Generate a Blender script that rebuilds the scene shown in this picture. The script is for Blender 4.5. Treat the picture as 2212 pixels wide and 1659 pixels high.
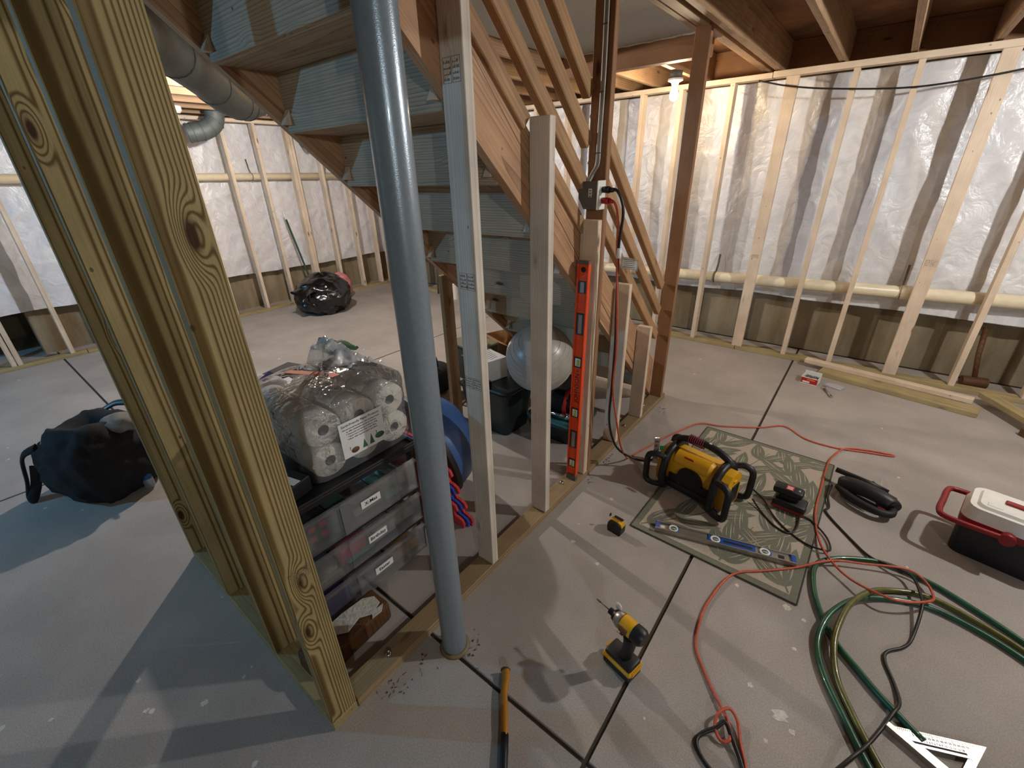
import bpy, bmesh, math, random
from mathutils import Vector, Matrix, noise, Euler

random.seed(7)
SC = bpy.context.scene
COL = SC.collection
for o in list(bpy.data.objects):
    bpy.data.objects.remove(o)

def lin(r, g, b):
    f = lambda c: (c/255/12.92) if c/255 <= .04045 else ((c/255+.055)/1.055)**2.4
    return (f(r), f(g), f(b), 1.0)

# ------------------------------------------------------------------ camera
yaw, pitch, roll = -0.675373266, 0.448960813, -0.0265675861
fw = Vector((math.sin(yaw)*math.cos(pitch), math.cos(yaw)*math.cos(pitch), -math.sin(pitch)))
rt = Vector((math.cos(yaw), -math.sin(yaw), 0)); up = rt.cross(fw)
r2 = rt*math.cos(roll)+up*math.sin(roll); u2 = -rt*math.sin(roll)+up*math.cos(roll)
cam_data = bpy.data.cameras.new('camera'); cam = bpy.data.objects.new('camera', cam_data); COL.objects.link(cam)
cam.matrix_world = Matrix(((r2.x, u2.x, -fw.x, 0), (r2.y, u2.y, -fw.y, 0), (r2.z, u2.z, -fw.z, 1.63), (0, 0, 0, 1)))
cam_data.sensor_fit = 'HORIZONTAL'; cam_data.sensor_width = 36.0; cam_data.lens = 943.87/2212*36.0
cam_data.clip_start = 0.02
SC.camera = cam

# ------------------------------------------------------------------ world, light settings, exposure
w = bpy.data.worlds.new('world'); SC.world = w; w.use_nodes = True
w.node_tree.nodes['Background'].inputs[0].default_value = (0.5, 0.62, 0.8, 1)
w.node_tree.nodes['Background'].inputs[1].default_value = 0.02
SC.view_settings.view_transform = 'Standard'; SC.view_settings.look = 'None'
SC.view_settings.gamma = 1.0; SC.view_settings.use_curve_mapping = False
SC.view_settings.exposure = 0.0
# bulbs: (position of bulb centre, colour, watts)
BULB_FAR = ((-1.50, 4.00, 2.165), (1.0, 0.80, 0.54), 17.0)
BULB_LEFT = ((-3.98, 2.05, 2.185), (1.0, 0.93, 0.87), 108.0)
BULB_MAIN = ((1.45, 2.85, 2.185), (0.97, 0.98, 0.97), 90.0)
BULB_FRONT = ((2.45, -1.65, 2.185), (0.86, 0.96, 1.0), 60.0)
BULB_REAR = ((-4.70, -2.20, 2.185), (0.20, 0.58, 1.0), 100.0)

# ------------------------------------------------------------------ node material helpers
def new_mat(name):
    m = bpy.data.materials.new(name); m.use_nodes = True
    nt = m.node_tree; b = nt.nodes['Principled BSDF']
    return m, nt, b
def nd(nt, t, **kw):
    n = nt.nodes.new(t)
    for k, v in kw.items():
        if k.startswith('i_'):
            n.inputs[k[2:].replace('_', ' ')].default_value = v
        else:
            setattr(n, k, v)
    return n
def ramp(nt, stops):
    n = nt.nodes.new('ShaderNodeValToRGB'); cr = n.color_ramp
    while len(cr.elements) < len(stops): cr.elements.new(.5)
    for e, (p, c) in zip(cr.elements, stops):
        e.position = p; e.color = c
    return n
def mixc(nt, fac, a, b, mode='MIX'):
    n = nt.nodes.new('ShaderNodeMix'); n.data_type = 'RGBA'; n.blend_type = mode
    L = nt.links
    for sock, v in ((n.inputs[0], fac), (n.inputs[6], a), (n.inputs[7], b)):
        if isinstance(v, bpy.types.NodeSocket): L.new(v, sock)
        else: sock.default_value = v
    return n.outputs[2]
def simple(name, col, rough=.5, metal=0.0, var=.12, scale=25.0, bump=0.0, bscale=200.0, coat=0.0, spec=None, alpha=1.0, trans=0.0):
    m, nt, b = new_mat(name); L = nt.links
    tc = nd(nt, 'ShaderNodeTexCoord'); nz = nd(nt, 'ShaderNodeTexNoise'); nz.inputs['Scale'].default_value = scale; nz.inputs['Detail'].default_value = 4
    L.new(tc.outputs['Object'], nz.inputs['Vector'])
    lo = tuple(c*(1-var) for c in col[:3])+(1,); hi = tuple(min(1, c*(1+var)) for c in col[:3])+(1,)
    r = ramp(nt, [(.3, lo), (.7, hi)]); L.new(nz.outputs['Fac'], r.inputs[0]); L.new(r.outputs[0], b.inputs['Base Color'])
    b.inputs['Roughness'].default_value = rough; b.inputs['Metallic'].default_value = metal
    if spec is not None: b.inputs['Specular IOR Level'].default_value = spec
    if coat: b.inputs['Coat Weight'].default_value = coat
    if trans: b.inputs['Transmission Weight'].default_value = trans
    if alpha < 1: b.inputs['Alpha'].default_value = alpha
    if bump:
        n2 = nd(nt, 'ShaderNodeTexNoise'); n2.inputs['Scale'].default_value = bscale; n2.inputs['Detail'].default_value = 3
        L.new(tc.outputs['Object'], n2.inputs['Vector'])
        bp = nd(nt, 'ShaderNodeBump'); bp.inputs['Strength'].default_value = bump; bp.inputs['Distance'].default_value = .01
        L.new(n2.outputs['Fac'], bp.inputs['Height']); L.new(bp.outputs[0], b.inputs['Normal'])
    return m
def wood(name, light, dark, scale=45.0, contrast=1.0, knots=1.0, dist=5.0, rough=.6, var=.18, knotcol=None, profile='SAW', zs=.05, stain=None):
    m, nt, b = new_mat(name); L = nt.links
    tc = nd(nt, 'ShaderNodeTexCoord'); oi = nd(nt, 'ShaderNodeObjectInfo')
    vm = nd(nt, 'ShaderNodeVectorMath', operation='MULTIPLY'); cx = nd(nt, 'ShaderNodeCombineXYZ')
    m1 = nd(nt, 'ShaderNodeMath', operation='MULTIPLY'); m1.inputs[1].default_value = .13
    m2 = nd(nt, 'ShaderNodeMath', operation='MULTIPLY'); m2.inputs[1].default_value = 57.0
    L.new(oi.outputs['Random'], m1.inputs[0]); L.new(oi.outputs['Random'], m2.inputs[0])
    a1 = nd(nt, 'ShaderNodeMath', operation='ADD'); a1.inputs[1].default_value = .03; L.new(m1.outputs[0], a1.inputs[0])
    L.new(a1.outputs[0], cx.inputs[0]); cx.inputs[1].default_value = .035; L.new(m2.outputs[0], cx.inputs[2])
    ad = nd(nt, 'ShaderNodeVectorMath', operation='ADD'); L.new(tc.outputs['Object'], ad.inputs[0]); L.new(cx.outputs[0], ad.inputs[1])
    mp = nd(nt, 'ShaderNodeMapping'); mp.inputs['Scale'].default_value = (1, 1, zs); L.new(ad.outputs[0], mp.inputs['Vector'])
    # knots
    kv = nd(nt, 'ShaderNodeMapping'); kv.inputs['Scale'].default_value = (7.5, 7.5, 2.6); L.new(ad.outputs[0], kv.inputs['Vector'])
    vo = nd(nt, 'ShaderNodeTexVoronoi'); vo.inputs['Scale'].default_value = 1.0; vo.inputs['Randomness'].default_value = .7; L.new(kv.outputs[0], vo.inputs['Vector'])
    # grain bends round the knots
    kb = nd(nt, 'ShaderNodeMapRange'); kb.interpolation_type = 'SMOOTHERSTEP'; kb.inputs[1].default_value = .0; kb.inputs[2].default_value = .30; kb.inputs[3].default_value = .018*knots; kb.inputs[4].default_value = 0.0
    L.new(vo.outputs['Distance'], kb.inputs[0])
    kc = nd(nt, 'ShaderNodeCombineXYZ'); L.new(kb.outputs[0], kc.inputs[0]); L.new(kb.outputs[0], kc.inputs[1])
    a2 = nd(nt, 'ShaderNodeVectorMath', operation='ADD'); L.new(mp.outputs[0], a2.inputs[0]); L.new(kc.outputs[0], a2.inputs[1])
    wv = nd(nt, 'ShaderNodeTexWave', wave_type='RINGS', rings_direction='Z', wave_profile=profile)
    wv.inputs['Scale'].default_value = scale; wv.inputs['Distortion'].default_value = dist; wv.inputs['Detail'].default_value = 2.5
    wv.inputs['Detail Scale'].default_value = .55; wv.inputs['Detail Roughness'].default_value = .45
    L.new(a2.outputs[0], wv.inputs['Vector'])
    if profile == 'SIN':
        stops = [(0.0, light), (.35, light), (.70, tuple(light[i]*.55+dark[i]*.45 for i in range(3))+(1,)), (1.0, dark)]
    mid = tuple((light[i]*.62+dark[i]*.38) for i in range(3))+(1,)
    if profile != 'SIN': stops = ([(0.0, light), (.55, tuple(light[i]*.85+dark[i]*.15 for i in range(3))+(1,)), (.85, mid), (1.0, tuple(light[i]*(1-contrast)+dark[i]*contrast for i in range(3))+(1,))])
    r = ramp(nt, stops)
    L.new(wv.outputs['Color'], r.inputs[0])
    # fine fibres
    fm = nd(nt, 'ShaderNodeMapping'); fm.inputs['Scale'].default_value = (330, 330, 7); L.new(ad.outputs[0], fm.inputs['Vector'])
    fn = nd(nt, 'ShaderNodeTexNoise'); fn.inputs['Scale'].default_value = 1.0; fn.inputs['Detail'].default_value = 2; L.new(fm.outputs[0], fn.inputs['Vector'])
    fr = ramp(nt, [(.3, (1-var, 1-var, 1-var, 1)), (.7, (1+var*.4, 1+var*.4, 1+var*.4, 1))]); L.new(fn.outputs['Fac'], fr.inputs[0])
    c1 = mixc(nt, 1.0, r.outputs[0], fr.outputs[0], 'MULTIPLY')
    # broad tone drift along and between the boards
    bn = nd(nt, 'ShaderNodeTexNoise'); bn.inputs['Scale'].default_value = 5.0; bn.inputs['Detail'].default_value = 3; L.new(ad.outputs[0], bn.inputs['Vector'])
    br = ramp(nt, [(.3, (.82, .80, .78, 1)), (.7, (1.05, 1.04, 1.02, 1))]); L.new(bn.outputs['Fac'], br.inputs[0])
    c2 = mixc(nt, 1.0, c1, br.outputs[0], 'MULTIPLY')
    kr = ramp(nt, [(0.0, (1, 1, 1, 1)), (.055, (1, 1, 1, 1)), (.085, (.35, .35, .35, 1)), (.13, (0, 0, 0, 1))]); L.new(vo.outputs['Distance'], kr.inputs[0])
    km = nd(nt, 'ShaderNodeMath', operation='MULTIPLY'); km.inputs[1].default_value = min(1.0, knots); L.new(kr.outputs[0], km.inputs[0])
    kcol = knotcol or tuple(dark[i]*.45 for i in range(3))+(1,)
    c3 = mixc(nt, km.outputs[0], c2, kcol)
    # nail holes and specks
    nv = nd(nt, 'ShaderNodeTexVoronoi'); nm = nd(nt, 'ShaderNodeMapping'); nm.inputs['Scale'].default_value = (14, 14, 9); L.new(ad.outputs[0], nm.inputs['Vector'])
    nv.inputs['Scale'].default_value = 1.0; L.new(nm.outputs[0], nv.inputs['Vector'])
    nr = ramp(nt, [(0.0, (.75, .75, .75, 1)), (.05, (.7, .7, .7, 1)), (.075, (0, 0, 0, 1))]); L.new(nv.outputs['Distance'], nr.inputs[0])
    c4 = mixc(nt, nr.outputs[0], c3, kcol)
    L.new(c4, b.inputs['Base Color'])
    b.inputs['Roughness'].default_value = rough; b.inputs['Specular IOR Level'].default_value = .25
    bp = nd(nt, 'ShaderNodeBump'); bp.inputs['Strength'].default_value = .12; bp.inputs['Distance'].default_value = .003
    L.new(wv.outputs['Color'], bp.inputs['Height']); L.new(bp.outputs[0], b.inputs['Normal'])
    return m
def emit(name, col, strength):
    m, nt, b = new_mat(name)
    b.inputs['Base Color'].default_value = (1, 1, 1, 1)
    b.inputs['Emission Color'].default_value = (*col, 1); b.inputs['Emission Strength'].default_value = strength
    return m
def clear(name, col=(1, 1, 1, 1), opacity=.12, rough=.08, gloss=1.0, bump=0.0, bscale=40.0):
    """thin clear plastic: see-through film with fresnel gloss and a little haze"""
    m, nt, b = new_mat(name); L = nt.links; out = nt.nodes['Material Output']
    nt.nodes.remove(b)
    tr = nd(nt, 'ShaderNodeBsdfTransparent'); tr.inputs[0].default_value = (1, 1, 1, 1)
    df = nd(nt, 'ShaderNodeBsdfDiffuse'); df.inputs[0].default_value = col
    gl = nd(nt, 'ShaderNodeBsdfGlossy'); gl.inputs['Roughness'].default_value = rough; gl.inputs[0].default_value = (.95, .95, .95, 1)
    m1 = nd(nt, 'ShaderNodeMixShader'); m1.inputs[0].default_value = opacity; L.new(tr.outputs[0], m1.inputs[1]); L.new(df.outputs[0], m1.inputs[2])
    fz = nd(nt, 'ShaderNodeFresnel'); fz.inputs[0].default_value = 1.45
    fm = nd(nt, 'ShaderNodeMath', operation='MULTIPLY'); fm.inputs[1].default_value = gloss; L.new(fz.outputs[0], fm.inputs[0])
    m2 = nd(nt, 'ShaderNodeMixShader'); L.new(fm.outputs[0], m2.inputs[0]); L.new(m1.outputs[0], m2.inputs[1]); L.new(gl.outputs[0], m2.inputs[2])
    L.new(m2.outputs[0], out.inputs[0])
    if bump:
        tc = nd(nt, 'ShaderNodeTexCoord'); nz = nd(nt, 'ShaderNodeTexNoise'); nz.inputs['Scale'].default_value = bscale; nz.inputs['Detail'].default_value = 3; nz.inputs['Distortion'].default_value = 1.0
        L.new(tc.outputs['Object'], nz.inputs['Vector'])
        bp = nd(nt, 'ShaderNodeBump'); bp.inputs['Strength'].default_value = bump; bp.inputs['Distance'].default_value = .02
        L.new(nz.outputs['Fac'], bp.inputs['Height']); L.new(bp.outputs[0], gl.inputs['Normal']); L.new(bp.outputs[0], fz.inputs['Normal'])
    return m

# ------------------------------------------------------------------ materials
M = {}
M['pine'] = wood('pine stud', lin(226, 208, 186), lin(190, 158, 128), scale=38, contrast=.55, knots=.9, var=.10, knotcol=lin(110, 78, 50))
M['pine_grey'] = wood('weathered pale stud', lin(222, 212, 200), lin(178, 160, 140), scale=34, contrast=.45, knots=.6, var=.10, knotcol=lin(100, 84, 66))
M['pt'] = wood('treated lumber', lin(166, 148, 104), lin(98, 76, 38), scale=58, contrast=.9, knots=1.0, dist=2.2, zs=.025, profile='SIN', var=.16, knotcol=lin(58, 36, 14), rough=.65)
M['pt_pale'] = wood('treated plate', lin(178, 162, 120), lin(130, 108, 66), scale=34, contrast=.6, knots=.7, knotcol=lin(90, 66, 34))
M['plate'] = wood('bottom plate', lin(164, 142, 108), lin(116, 90, 56), scale=44, contrast=.7, knots=.5, var=.2)
M['lvl'] = wood('stringer lumber', lin(196, 154, 118), lin(140, 100, 70), scale=26, contrast=.85, knots=.0, dist=8.0, var=.2, zs=.07)
M['riser'] = wood('riser board', lin(190, 170, 144), lin(120, 94, 68), scale=30, contrast=.9, knots=.9, dist=9.0, var=.16, zs=.08, knotcol=lin(40, 30, 24))
M['brown'] = wood('old brown fir', lin(156, 116, 84), lin(112, 76, 50), scale=44, contrast=.6, knots=.9, var=.14, knotcol=lin(70, 38, 20))
M['rail'] = wood('rail lumber', lin(180, 142, 104), lin(136, 100, 68), scale=40, contrast=.6, knots=.6, var=.14, knotcol=lin(80, 48, 26))
M['joist'] = wood('joist lumber', lin(176, 144, 112), lin(128, 96, 68), scale=30, contrast=.7, knots=.7, var=.2, knotcol=lin(84, 52, 30))
M['wood_handle'] = wood('varnished handle', lin(204, 140, 52), lin(160, 96, 28), scale=60, contrast=.6, knots=0, rough=.35)
M['rot'] = wood('weathered block', lin(104, 70, 44), lin(52, 32, 20), scale=30, contrast=.9, knots=.6)
M['cardboard'] = simple('cardboard', lin(158, 124, 84), .85, var=.1)

def concrete(name, base, spots=True, stain=.0):
    m, nt, b = new_mat(name); L = nt.links
    tc = nd(nt, 'ShaderNodeTexCoord')
    n1 = nd(nt, 'ShaderNodeTexNoise'); n1.inputs['Scale'].default_value = 1.3; n1.inputs['Detail'].default_value = 6; n1.inputs['Roughness'].default_value = .6; L.new(tc.outputs['Object'], n1.inputs['Vector'])
    n2 = nd(nt, 'ShaderNodeTexNoise'); n2.inputs['Scale'].default_value = 220; n2.inputs['Detail'].default_value = 3; L.new(tc.outputs['Object'], n2.inputs['Vector'])
    lo = tuple(c*.80 for c in base[:3])+(1,); hi = tuple(min(1, c*1.16) for c in base[:3])+(1,)
    r1 = ramp(nt, [(.32, lo), (.68, hi)]); L.new(n1.outputs['Fac'], r1.inputs[0])
    r2_ = ramp(nt, [(.3, (.80, .80, .80, 1)), (.7, (1.12, 1.12, 1.12, 1))]); L.new(n2.outputs['Fac'], r2_.inputs[0])
    c = mixc(nt, 1.0, r1.outputs[0], r2_.outputs[0], 'MULTIPLY')
    if stain:
        mp = nd(nt, 'ShaderNodeMapping'); mp.inputs['Scale'].default_value = (3.2, 3.2, .7); L.new(tc.outputs['Object'], mp.inputs['Vector'])
        n3 = nd(nt, 'ShaderNodeTexNoise'); n3.inputs['Scale'].default_value = 1.0; n3.inputs['Detail'].default_value = 7; n3.inputs['Roughness'].default_value = .65; L.new(mp.outputs[0], n3.inputs['Vector'])
        r3 = ramp(nt, [(.38, (1, 1, 1, 1)), (.62, (.52, .46, .36, 1))]); L.new(n3.outputs['Fac'], r3.inputs[0])
        c = mixc(nt, stain, c, r3.outputs[0], 'MULTIPLY')
    if spots:
        vo = nd(nt, 'ShaderNodeTexVoronoi'); vo.inputs['Scale'].default_value = 5.5; L.new(tc.outputs['Object'], vo.inputs['Vector'])
        n4 = nd(nt, 'ShaderNodeTexNoise'); n4.inputs['Scale'].default_value = 30; L.new(tc.outputs['Object'], n4.inputs['Vector'])
        sb = nd(nt, 'ShaderNodeMath', operation='MULTIPLY_ADD'); sb.inputs[1].default_value = .12; L.new(n4.outputs['Fac'], sb.inputs[0]); L.new(vo.outputs['Distance'], sb.inputs[2])
        r4 = ramp(nt, [(.105, (1, 1, 1, 1)), (.118, (0, 0, 0, 1))]); L.new(sb.outputs[0], r4.inputs[0])
        c = mixc(nt, r4.outputs[0], c, lin(205, 200, 192))
    L.new(c, b.inputs['Base Color']); b.inputs['Roughness'].default_value = .72; b.inputs['Specular IOR Level'].default_value = .3
    bp = nd(nt, 'ShaderNodeBump'); bp.inputs['Strength'].default_value = .25; bp.inputs['Distance'].default_value = .002
    L.new(n2.outputs['Fac'], bp.inputs['Height']); L.new(bp.outputs[0], b.inputs['Normal'])
    return m
M['slab'] = concrete('floor slab concrete', lin(168, 160, 152))
M['found'] = concrete('foundation concrete', lin(150, 136, 112), spots=False, stain=.8)
M['gap'] = simple('dark joint soil', lin(74, 66, 56), .95)
def poly_mat():
    m, nt, b = new_mat('white plastic vapour blanket'); L = nt.links; tc = nd(nt, 'ShaderNodeTexCoord')
    hs = []
    for sc_, mp_, di in ((7, (1, 1, 1), 1.5), (30, (1, 1, .6), 1.0), (95, (1, 1, .8), .4)):
        mp = nd(nt, 'ShaderNodeMapping'); mp.inputs['Scale'].default_value = mp_; L.new(tc.outputs['Object'], mp.inputs['Vector'])
        n = nd(nt, 'ShaderNodeTexNoise'); n.inputs['Scale'].default_value = sc_; n.inputs['Detail'].default_value = 4; n.inputs['Distortion'].default_value = di; L.new(mp.outputs[0], n.inputs['Vector']); hs.append(n.outputs['Fac'])
    prev = None
    for h, st, di in zip(hs, (.40, .30, .25), (.04, .010, .004)):
        bp = nd(nt, 'ShaderNodeBump'); bp.inputs['Strength'].default_value = st; bp.inputs['Distance'].default_value = di; L.new(h, bp.inputs['Height'])
        if prev: L.new(prev, bp.inputs['Normal'])
        prev = bp.outputs[0]
    L.new(prev, b.inputs['Normal'])
    r = ramp(nt, [(.3, lin(204, 202, 204)), (.7, lin(224, 222, 222))]); L.new(hs[0], r.inputs[0]); L.new(r.outputs[0], b.inputs['Base Color'])
    b.inputs['Roughness'].default_value = .30; b.inputs['Specular IOR Level'].default_value = .55
    return m
M['poly'] = poly_mat()
def kraft():
    m, nt, b = new_mat('brown insulation'); L = nt.links
    tc = nd(nt, 'ShaderNodeTexCoord'); n1 = nd(nt, 'ShaderNodeTexNoise'); n1.inputs['Scale'].default_value = 3; n1.inputs['Detail'].default_value = 8; L.new(tc.outputs['Object'], n1.inputs['Vector'])
    r1 = ramp(nt, [(.35, lin(96, 62, 36)), (.65, lin(150, 104, 66))]); L.new(n1.outputs['Fac'], r1.inputs[0]); L.new(r1.outputs[0], b.inputs['Base Color'])
    b.inputs['Roughness'].default_value = .9
    bp = nd(nt, 'ShaderNodeBump'); bp.inputs['Strength'].default_value = .6; bp.inputs['Distance'].default_value = .03; L.new(n1.outputs['Fac'], bp.inputs['Height']); L.new(bp.outputs[0], b.inputs['Normal'])
    return m
M['kraft'] = kraft()
M['drywall'] = simple('grey drywall', lin(178, 180, 178), .85, var=.04, scale=60, bump=.15, bscale=260)
M['bead'] = simple('plaster bead', lin(206, 200, 188), .8, var=.15, scale=60, bump=.5, bscale=90)
M['steel'] = simple('grey painted steel column', lin(134, 146, 156), .28, metal=.25, var=.06, scale=90, bump=.06, bscale=350, coat=.3)
M['pvc'] = simple('cream plastic pipe', lin(230, 216, 184), .35, var=.05)
M['zinc'] = simple('galvanised duct', lin(100, 106, 103), .6, metal=.35, var=.12, scale=30)
M['strap'] = simple('perforated metal strap', lin(120, 112, 98), .5, metal=.6)
M['black'] = simple('black plastic', lin(24, 24, 26), .45, var=.2)
M['black_soft'] = simple('black rubber', lin(20, 20, 22), .6, var=.25)
M['blackcloth'] = simple('black cloth', lin(22, 21, 23), .9, var=.3, bump=.4, bscale=300)
M['bag'] = simple('black bin liner', lin(14, 14, 15), .22, var=.2, bump=.35, bscale=22, spec=.7)
M['yellow'] = simple('tool yellow', lin(222, 164, 26), .42, var=.06)
M['chrome'] = simple('chrome', lin(205, 205, 205), .16, metal=1.0, var=.05)
M['alu'] = simple('brushed aluminium', lin(176, 172, 164), .38, metal=.85, var=.08)
M['red'] = simple('red plastic', lin(170, 30, 30), .42)
M['red_cool'] = simple('dark red plastic', lin(136, 24, 28), .4)
M['white'] = simple('white plastic', lin(226, 224, 216), .5, var=.04)
M['paper'] = simple('white paper', lin(228, 226, 222), .85, var=.05, bump=.2, bscale=120)
M['tissue'] = simple('tissue paper', lin(228, 222, 212), .95, var=.05, bump=.5, bscale=150)
M['core'] = simple('grey card core', lin(120, 116, 110), .9)
M['orange_level'] = simple('orange level paint', lin(226, 74, 26), .38, var=.06)
M['orange_cord'] = simple('orange cord', lin(192, 86, 60), .5, var=.15, scale=80)
M['cord'] = simple('black cord', lin(30, 26, 22), .45)
M['hose'] = simple('green hose', lin(34, 84, 58), .3, var=.2, scale=30, coat=.2)
M['hose_y'] = simple('olive hose', lin(96, 94, 42), .3, var=.25, scale=30, coat=.2)
M['blue_level'] = simple('blue plastic', lin(24, 78, 160), .4, var=.06)
M['vial'] = simple('level vial green', lin(176, 186, 70), .15, var=.08)
M['window'] = simple('dark vial frame', lin(54, 52, 50), .5)
M['darkred'] = simple('maroon string', lin(128, 46, 58), .8)
M['green'] = simple('green tape', lin(36, 128, 78), .5)
M['tote'] = simple('dark green tote', lin(28, 40, 40), .35, var=.1)
M['teal'] = simple('teal plastic', lin(40, 84, 84), .4)
M['ball'] = simple('pearl grey rubber', lin(182, 178, 168), .32, var=.04, spec=.6)
M['bosu'] = simple('blue rubber dome', lin(58, 92, 146), .35, var=.06)
M['foam_red'] = simple('red foam', lin(206, 62, 66), .8); M['foam_blue'] = simple('blue foam', lin(44, 66, 166), .8)
M['clear'] = clear('clear drawer plastic', lin(196, 198, 200), .10, .12, .5)
M['film'] = clear('glossy clear film', lin(236, 236, 240), .10, .10, 1.6, bump=.5, bscale=26)
M['film_w'] = clear('milky film', lin(226, 228, 236), .55, .15, 1.2, bump=.3, bscale=26)
M['pink'] = simple('pink fibre', lin(206, 128, 134), .95, var=.2, bump=.8, bscale=40)
M['rug_green'] = simple('rug sage', lin(120, 121, 104), .95, var=.12, scale=120, bump=.4, bscale=500)
M['rug_cream'] = simple('rug cream', lin(184, 172, 154), .95, var=.10, scale=120, bump=.4, bscale=500)
M['rug_edge'] = simple('rug binding', lin(66, 64, 56), .9)
M['navy'] = simple('dark navy plastic', lin(18, 16, 26), .5)
M['ink'] = simple('black ink', lin(24, 22, 22), .7); M['ink_brown'] = simple('stamp ink', lin(112, 98, 84), .8); M['ink_red'] = simple('red ink', lin(196, 72, 40), .8)
M['ink_green'] = simple('green ink', lin(60, 104, 64), .7); M['ink_orange'] = simple('orange ink', lin(222, 112, 40), .7); M['ink_brown2'] = simple('brown ink', lin(112, 76, 48), .7)
M['boxgrey'] = simple('grey electrical box', lin(92, 92, 86), .5)
M['cable_w'] = simple('grey cable sheath', lin(176, 172, 166), .45)
M['white_lab'] = simple('white label', lin(232, 230, 228), .6, var=.03)
M['gold'] = simple('amber plastic', lin(196, 130, 40), .3)
M['canblue'] = simple('can blue', lin(30, 82, 146), .3, metal=.3)
M['cansilver'] = simple('can silver', lin(170, 178, 192), .3, metal=.6)
M['violet'] = simple('violet cloth', lin(70, 62, 140), .8); M['mag'] = simple('pink paper', lin(176, 86, 110), .8); M['tealc'] = simple('teal paper', lin(92, 140, 136), .8); M['greyc'] = simple('grey paper', lin(130, 128, 128), .8); M['greenc'] = simple('pine green cloth', lin(40, 66, 56), .8)

# ------------------------------------------------------------------ mesh helpers
def link(name, me, mat=None, parent=None, loc=None, rot=None):
    o = bpy.data.objects.new(name, me); COL.objects.link(o)
    if mat is not None and me is not None and not me.materials:
        for mm in (mat if isinstance(mat, (list, tuple)) else [mat]): me.materials.append(mm)
    if loc is not None: o.location = loc
    if rot is not None: o.rotation_euler = rot
    if parent is not None: o.parent = parent
    return o
def build(name, bm, mat, parent=None, loc=None, rot=None, smooth=False):
    bmesh.ops.recalc_face_normals(bm, faces=bm.faces)
    me = bpy.data.meshes.new(name); bm.to_mesh(me); bm.free()
    if smooth:
        for p in me.polygons: p.use_smooth = True
        if smooth == 'auto':
            try: me.set_sharp_from_angle(angle=math.radians(38))
            except Exception: pass
    return link(name, me, mat, parent, loc, rot)
def nb(): return bmesh.new()
def tag(o, label=None, cat=None, group=None, kind=None):
    if label: o['label'] = label
    if cat: o['category'] = cat
    if group: o['group'] = group
    if kind: o['kind'] = kind
    return o
def thing(name, label, cat, loc=(0, 0, 0), rz=0.0, group=None, rot=None, kind=None):
    o = bpy.data.objects.new(name, None); COL.objects.link(o); o.location = loc; o.rotation_euler = rot if rot else (0, 0, rz)
    o.empty_display_size = .05
    return tag(o, label, cat, group, kind)
def merge(bm, src, T=None, mi=None):
    src.verts.index_update()
    nv = [bm.verts.new(T @ v.co if T else v.co) for v in src.verts]
    for f in src.faces:
        nf = bm.faces.new([nv[v.index] for v in f.verts]); nf.material_index = f.material_index if mi is None else mi
        nf.smooth = f.smooth
def box(bm, size, c=(0, 0, 0), rot=None, bev=0.0, seg=1, mi=0):
    T = Matrix.Translation(c)
    if rot is not None: T = T @ (rot.to_matrix().to_4x4() if isinstance(rot, Euler) else rot.to_4x4())
    tmp = bmesh.new(); bmesh.ops.create_cube(tmp, size=1.0)
    for v in tmp.verts: v.co = Vector((v.co.x*size[0], v.co.y*size[1], v.co.z*size[2]))
    if bev: bmesh.ops.bevel(tmp, geom=tmp.edges[:], offset=min(bev, min(size)*.49), segments=seg, affect='EDGES', profile=.5)
    merge(bm, tmp, T, mi); tmp.free()
def B(lo, hi, bev=0.0, seg=1):
    bm = nb(); box(bm, (hi[0]-lo[0], hi[1]-lo[1], hi[2]-lo[2]), tuple((lo[i]+hi[i])/2 for i in range(3)), bev=bev, seg=seg); return bm
def cyl(bm, p0, p1, r0, r1=None, seg=12, caps=True, mi=0):
    r1 = r0 if r1 is None else r1
    p0, p1 = Vector(p0), Vector(p1); d = (p1-p0).normalized()
    a = d.orthogonal().normalized(); b = d.cross(a)
    A = [bm.verts.new(p0+(a*math.cos(t)+b*math.sin(t))*r0) for t in (2*math.pi*i/seg for i in range(seg))]
    C = [bm.verts.new(p1+(a*math.cos(t)+b*math.sin(t))*r1) for t in (2*math.pi*i/seg for i in range(seg))]
    for i in range(seg):
        f = bm.faces.new((A[i], A[(i+1) % seg], C[(i+1) % seg], C[i])); f.material_index = mi; f.smooth = True
    if caps:
        f = bm.faces.new(A[::-1]); f.material_index = mi
        f = bm.faces.new(C); f.material_index = mi
def crom(pts, n=8, closed=False):
    P = [Vector(p) for p in pts]; out = []; N = len(P)
    rng = range(N) if closed else range(N-1)
    for i in rng:
        p0 = P[(i-1) % N] if (closed or i > 0) else P[0]*2-P[1]
        p1, p2 = P[i], P[(i+1) % N]
        p3 = P[(i+2) % N] if (closed or i+2 < N) else P[-1]*2-P[-2]
        for k in range(n):
            t = k/n
            out.append(.5*((2*p1)+(-p0+p2)*t+(2*p0-5*p1+4*p2-p3)*t*t+(-p0+3*p1-3*p2+p3)*t**3))
    if not closed: out.append(P[-1])
    return out
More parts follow.
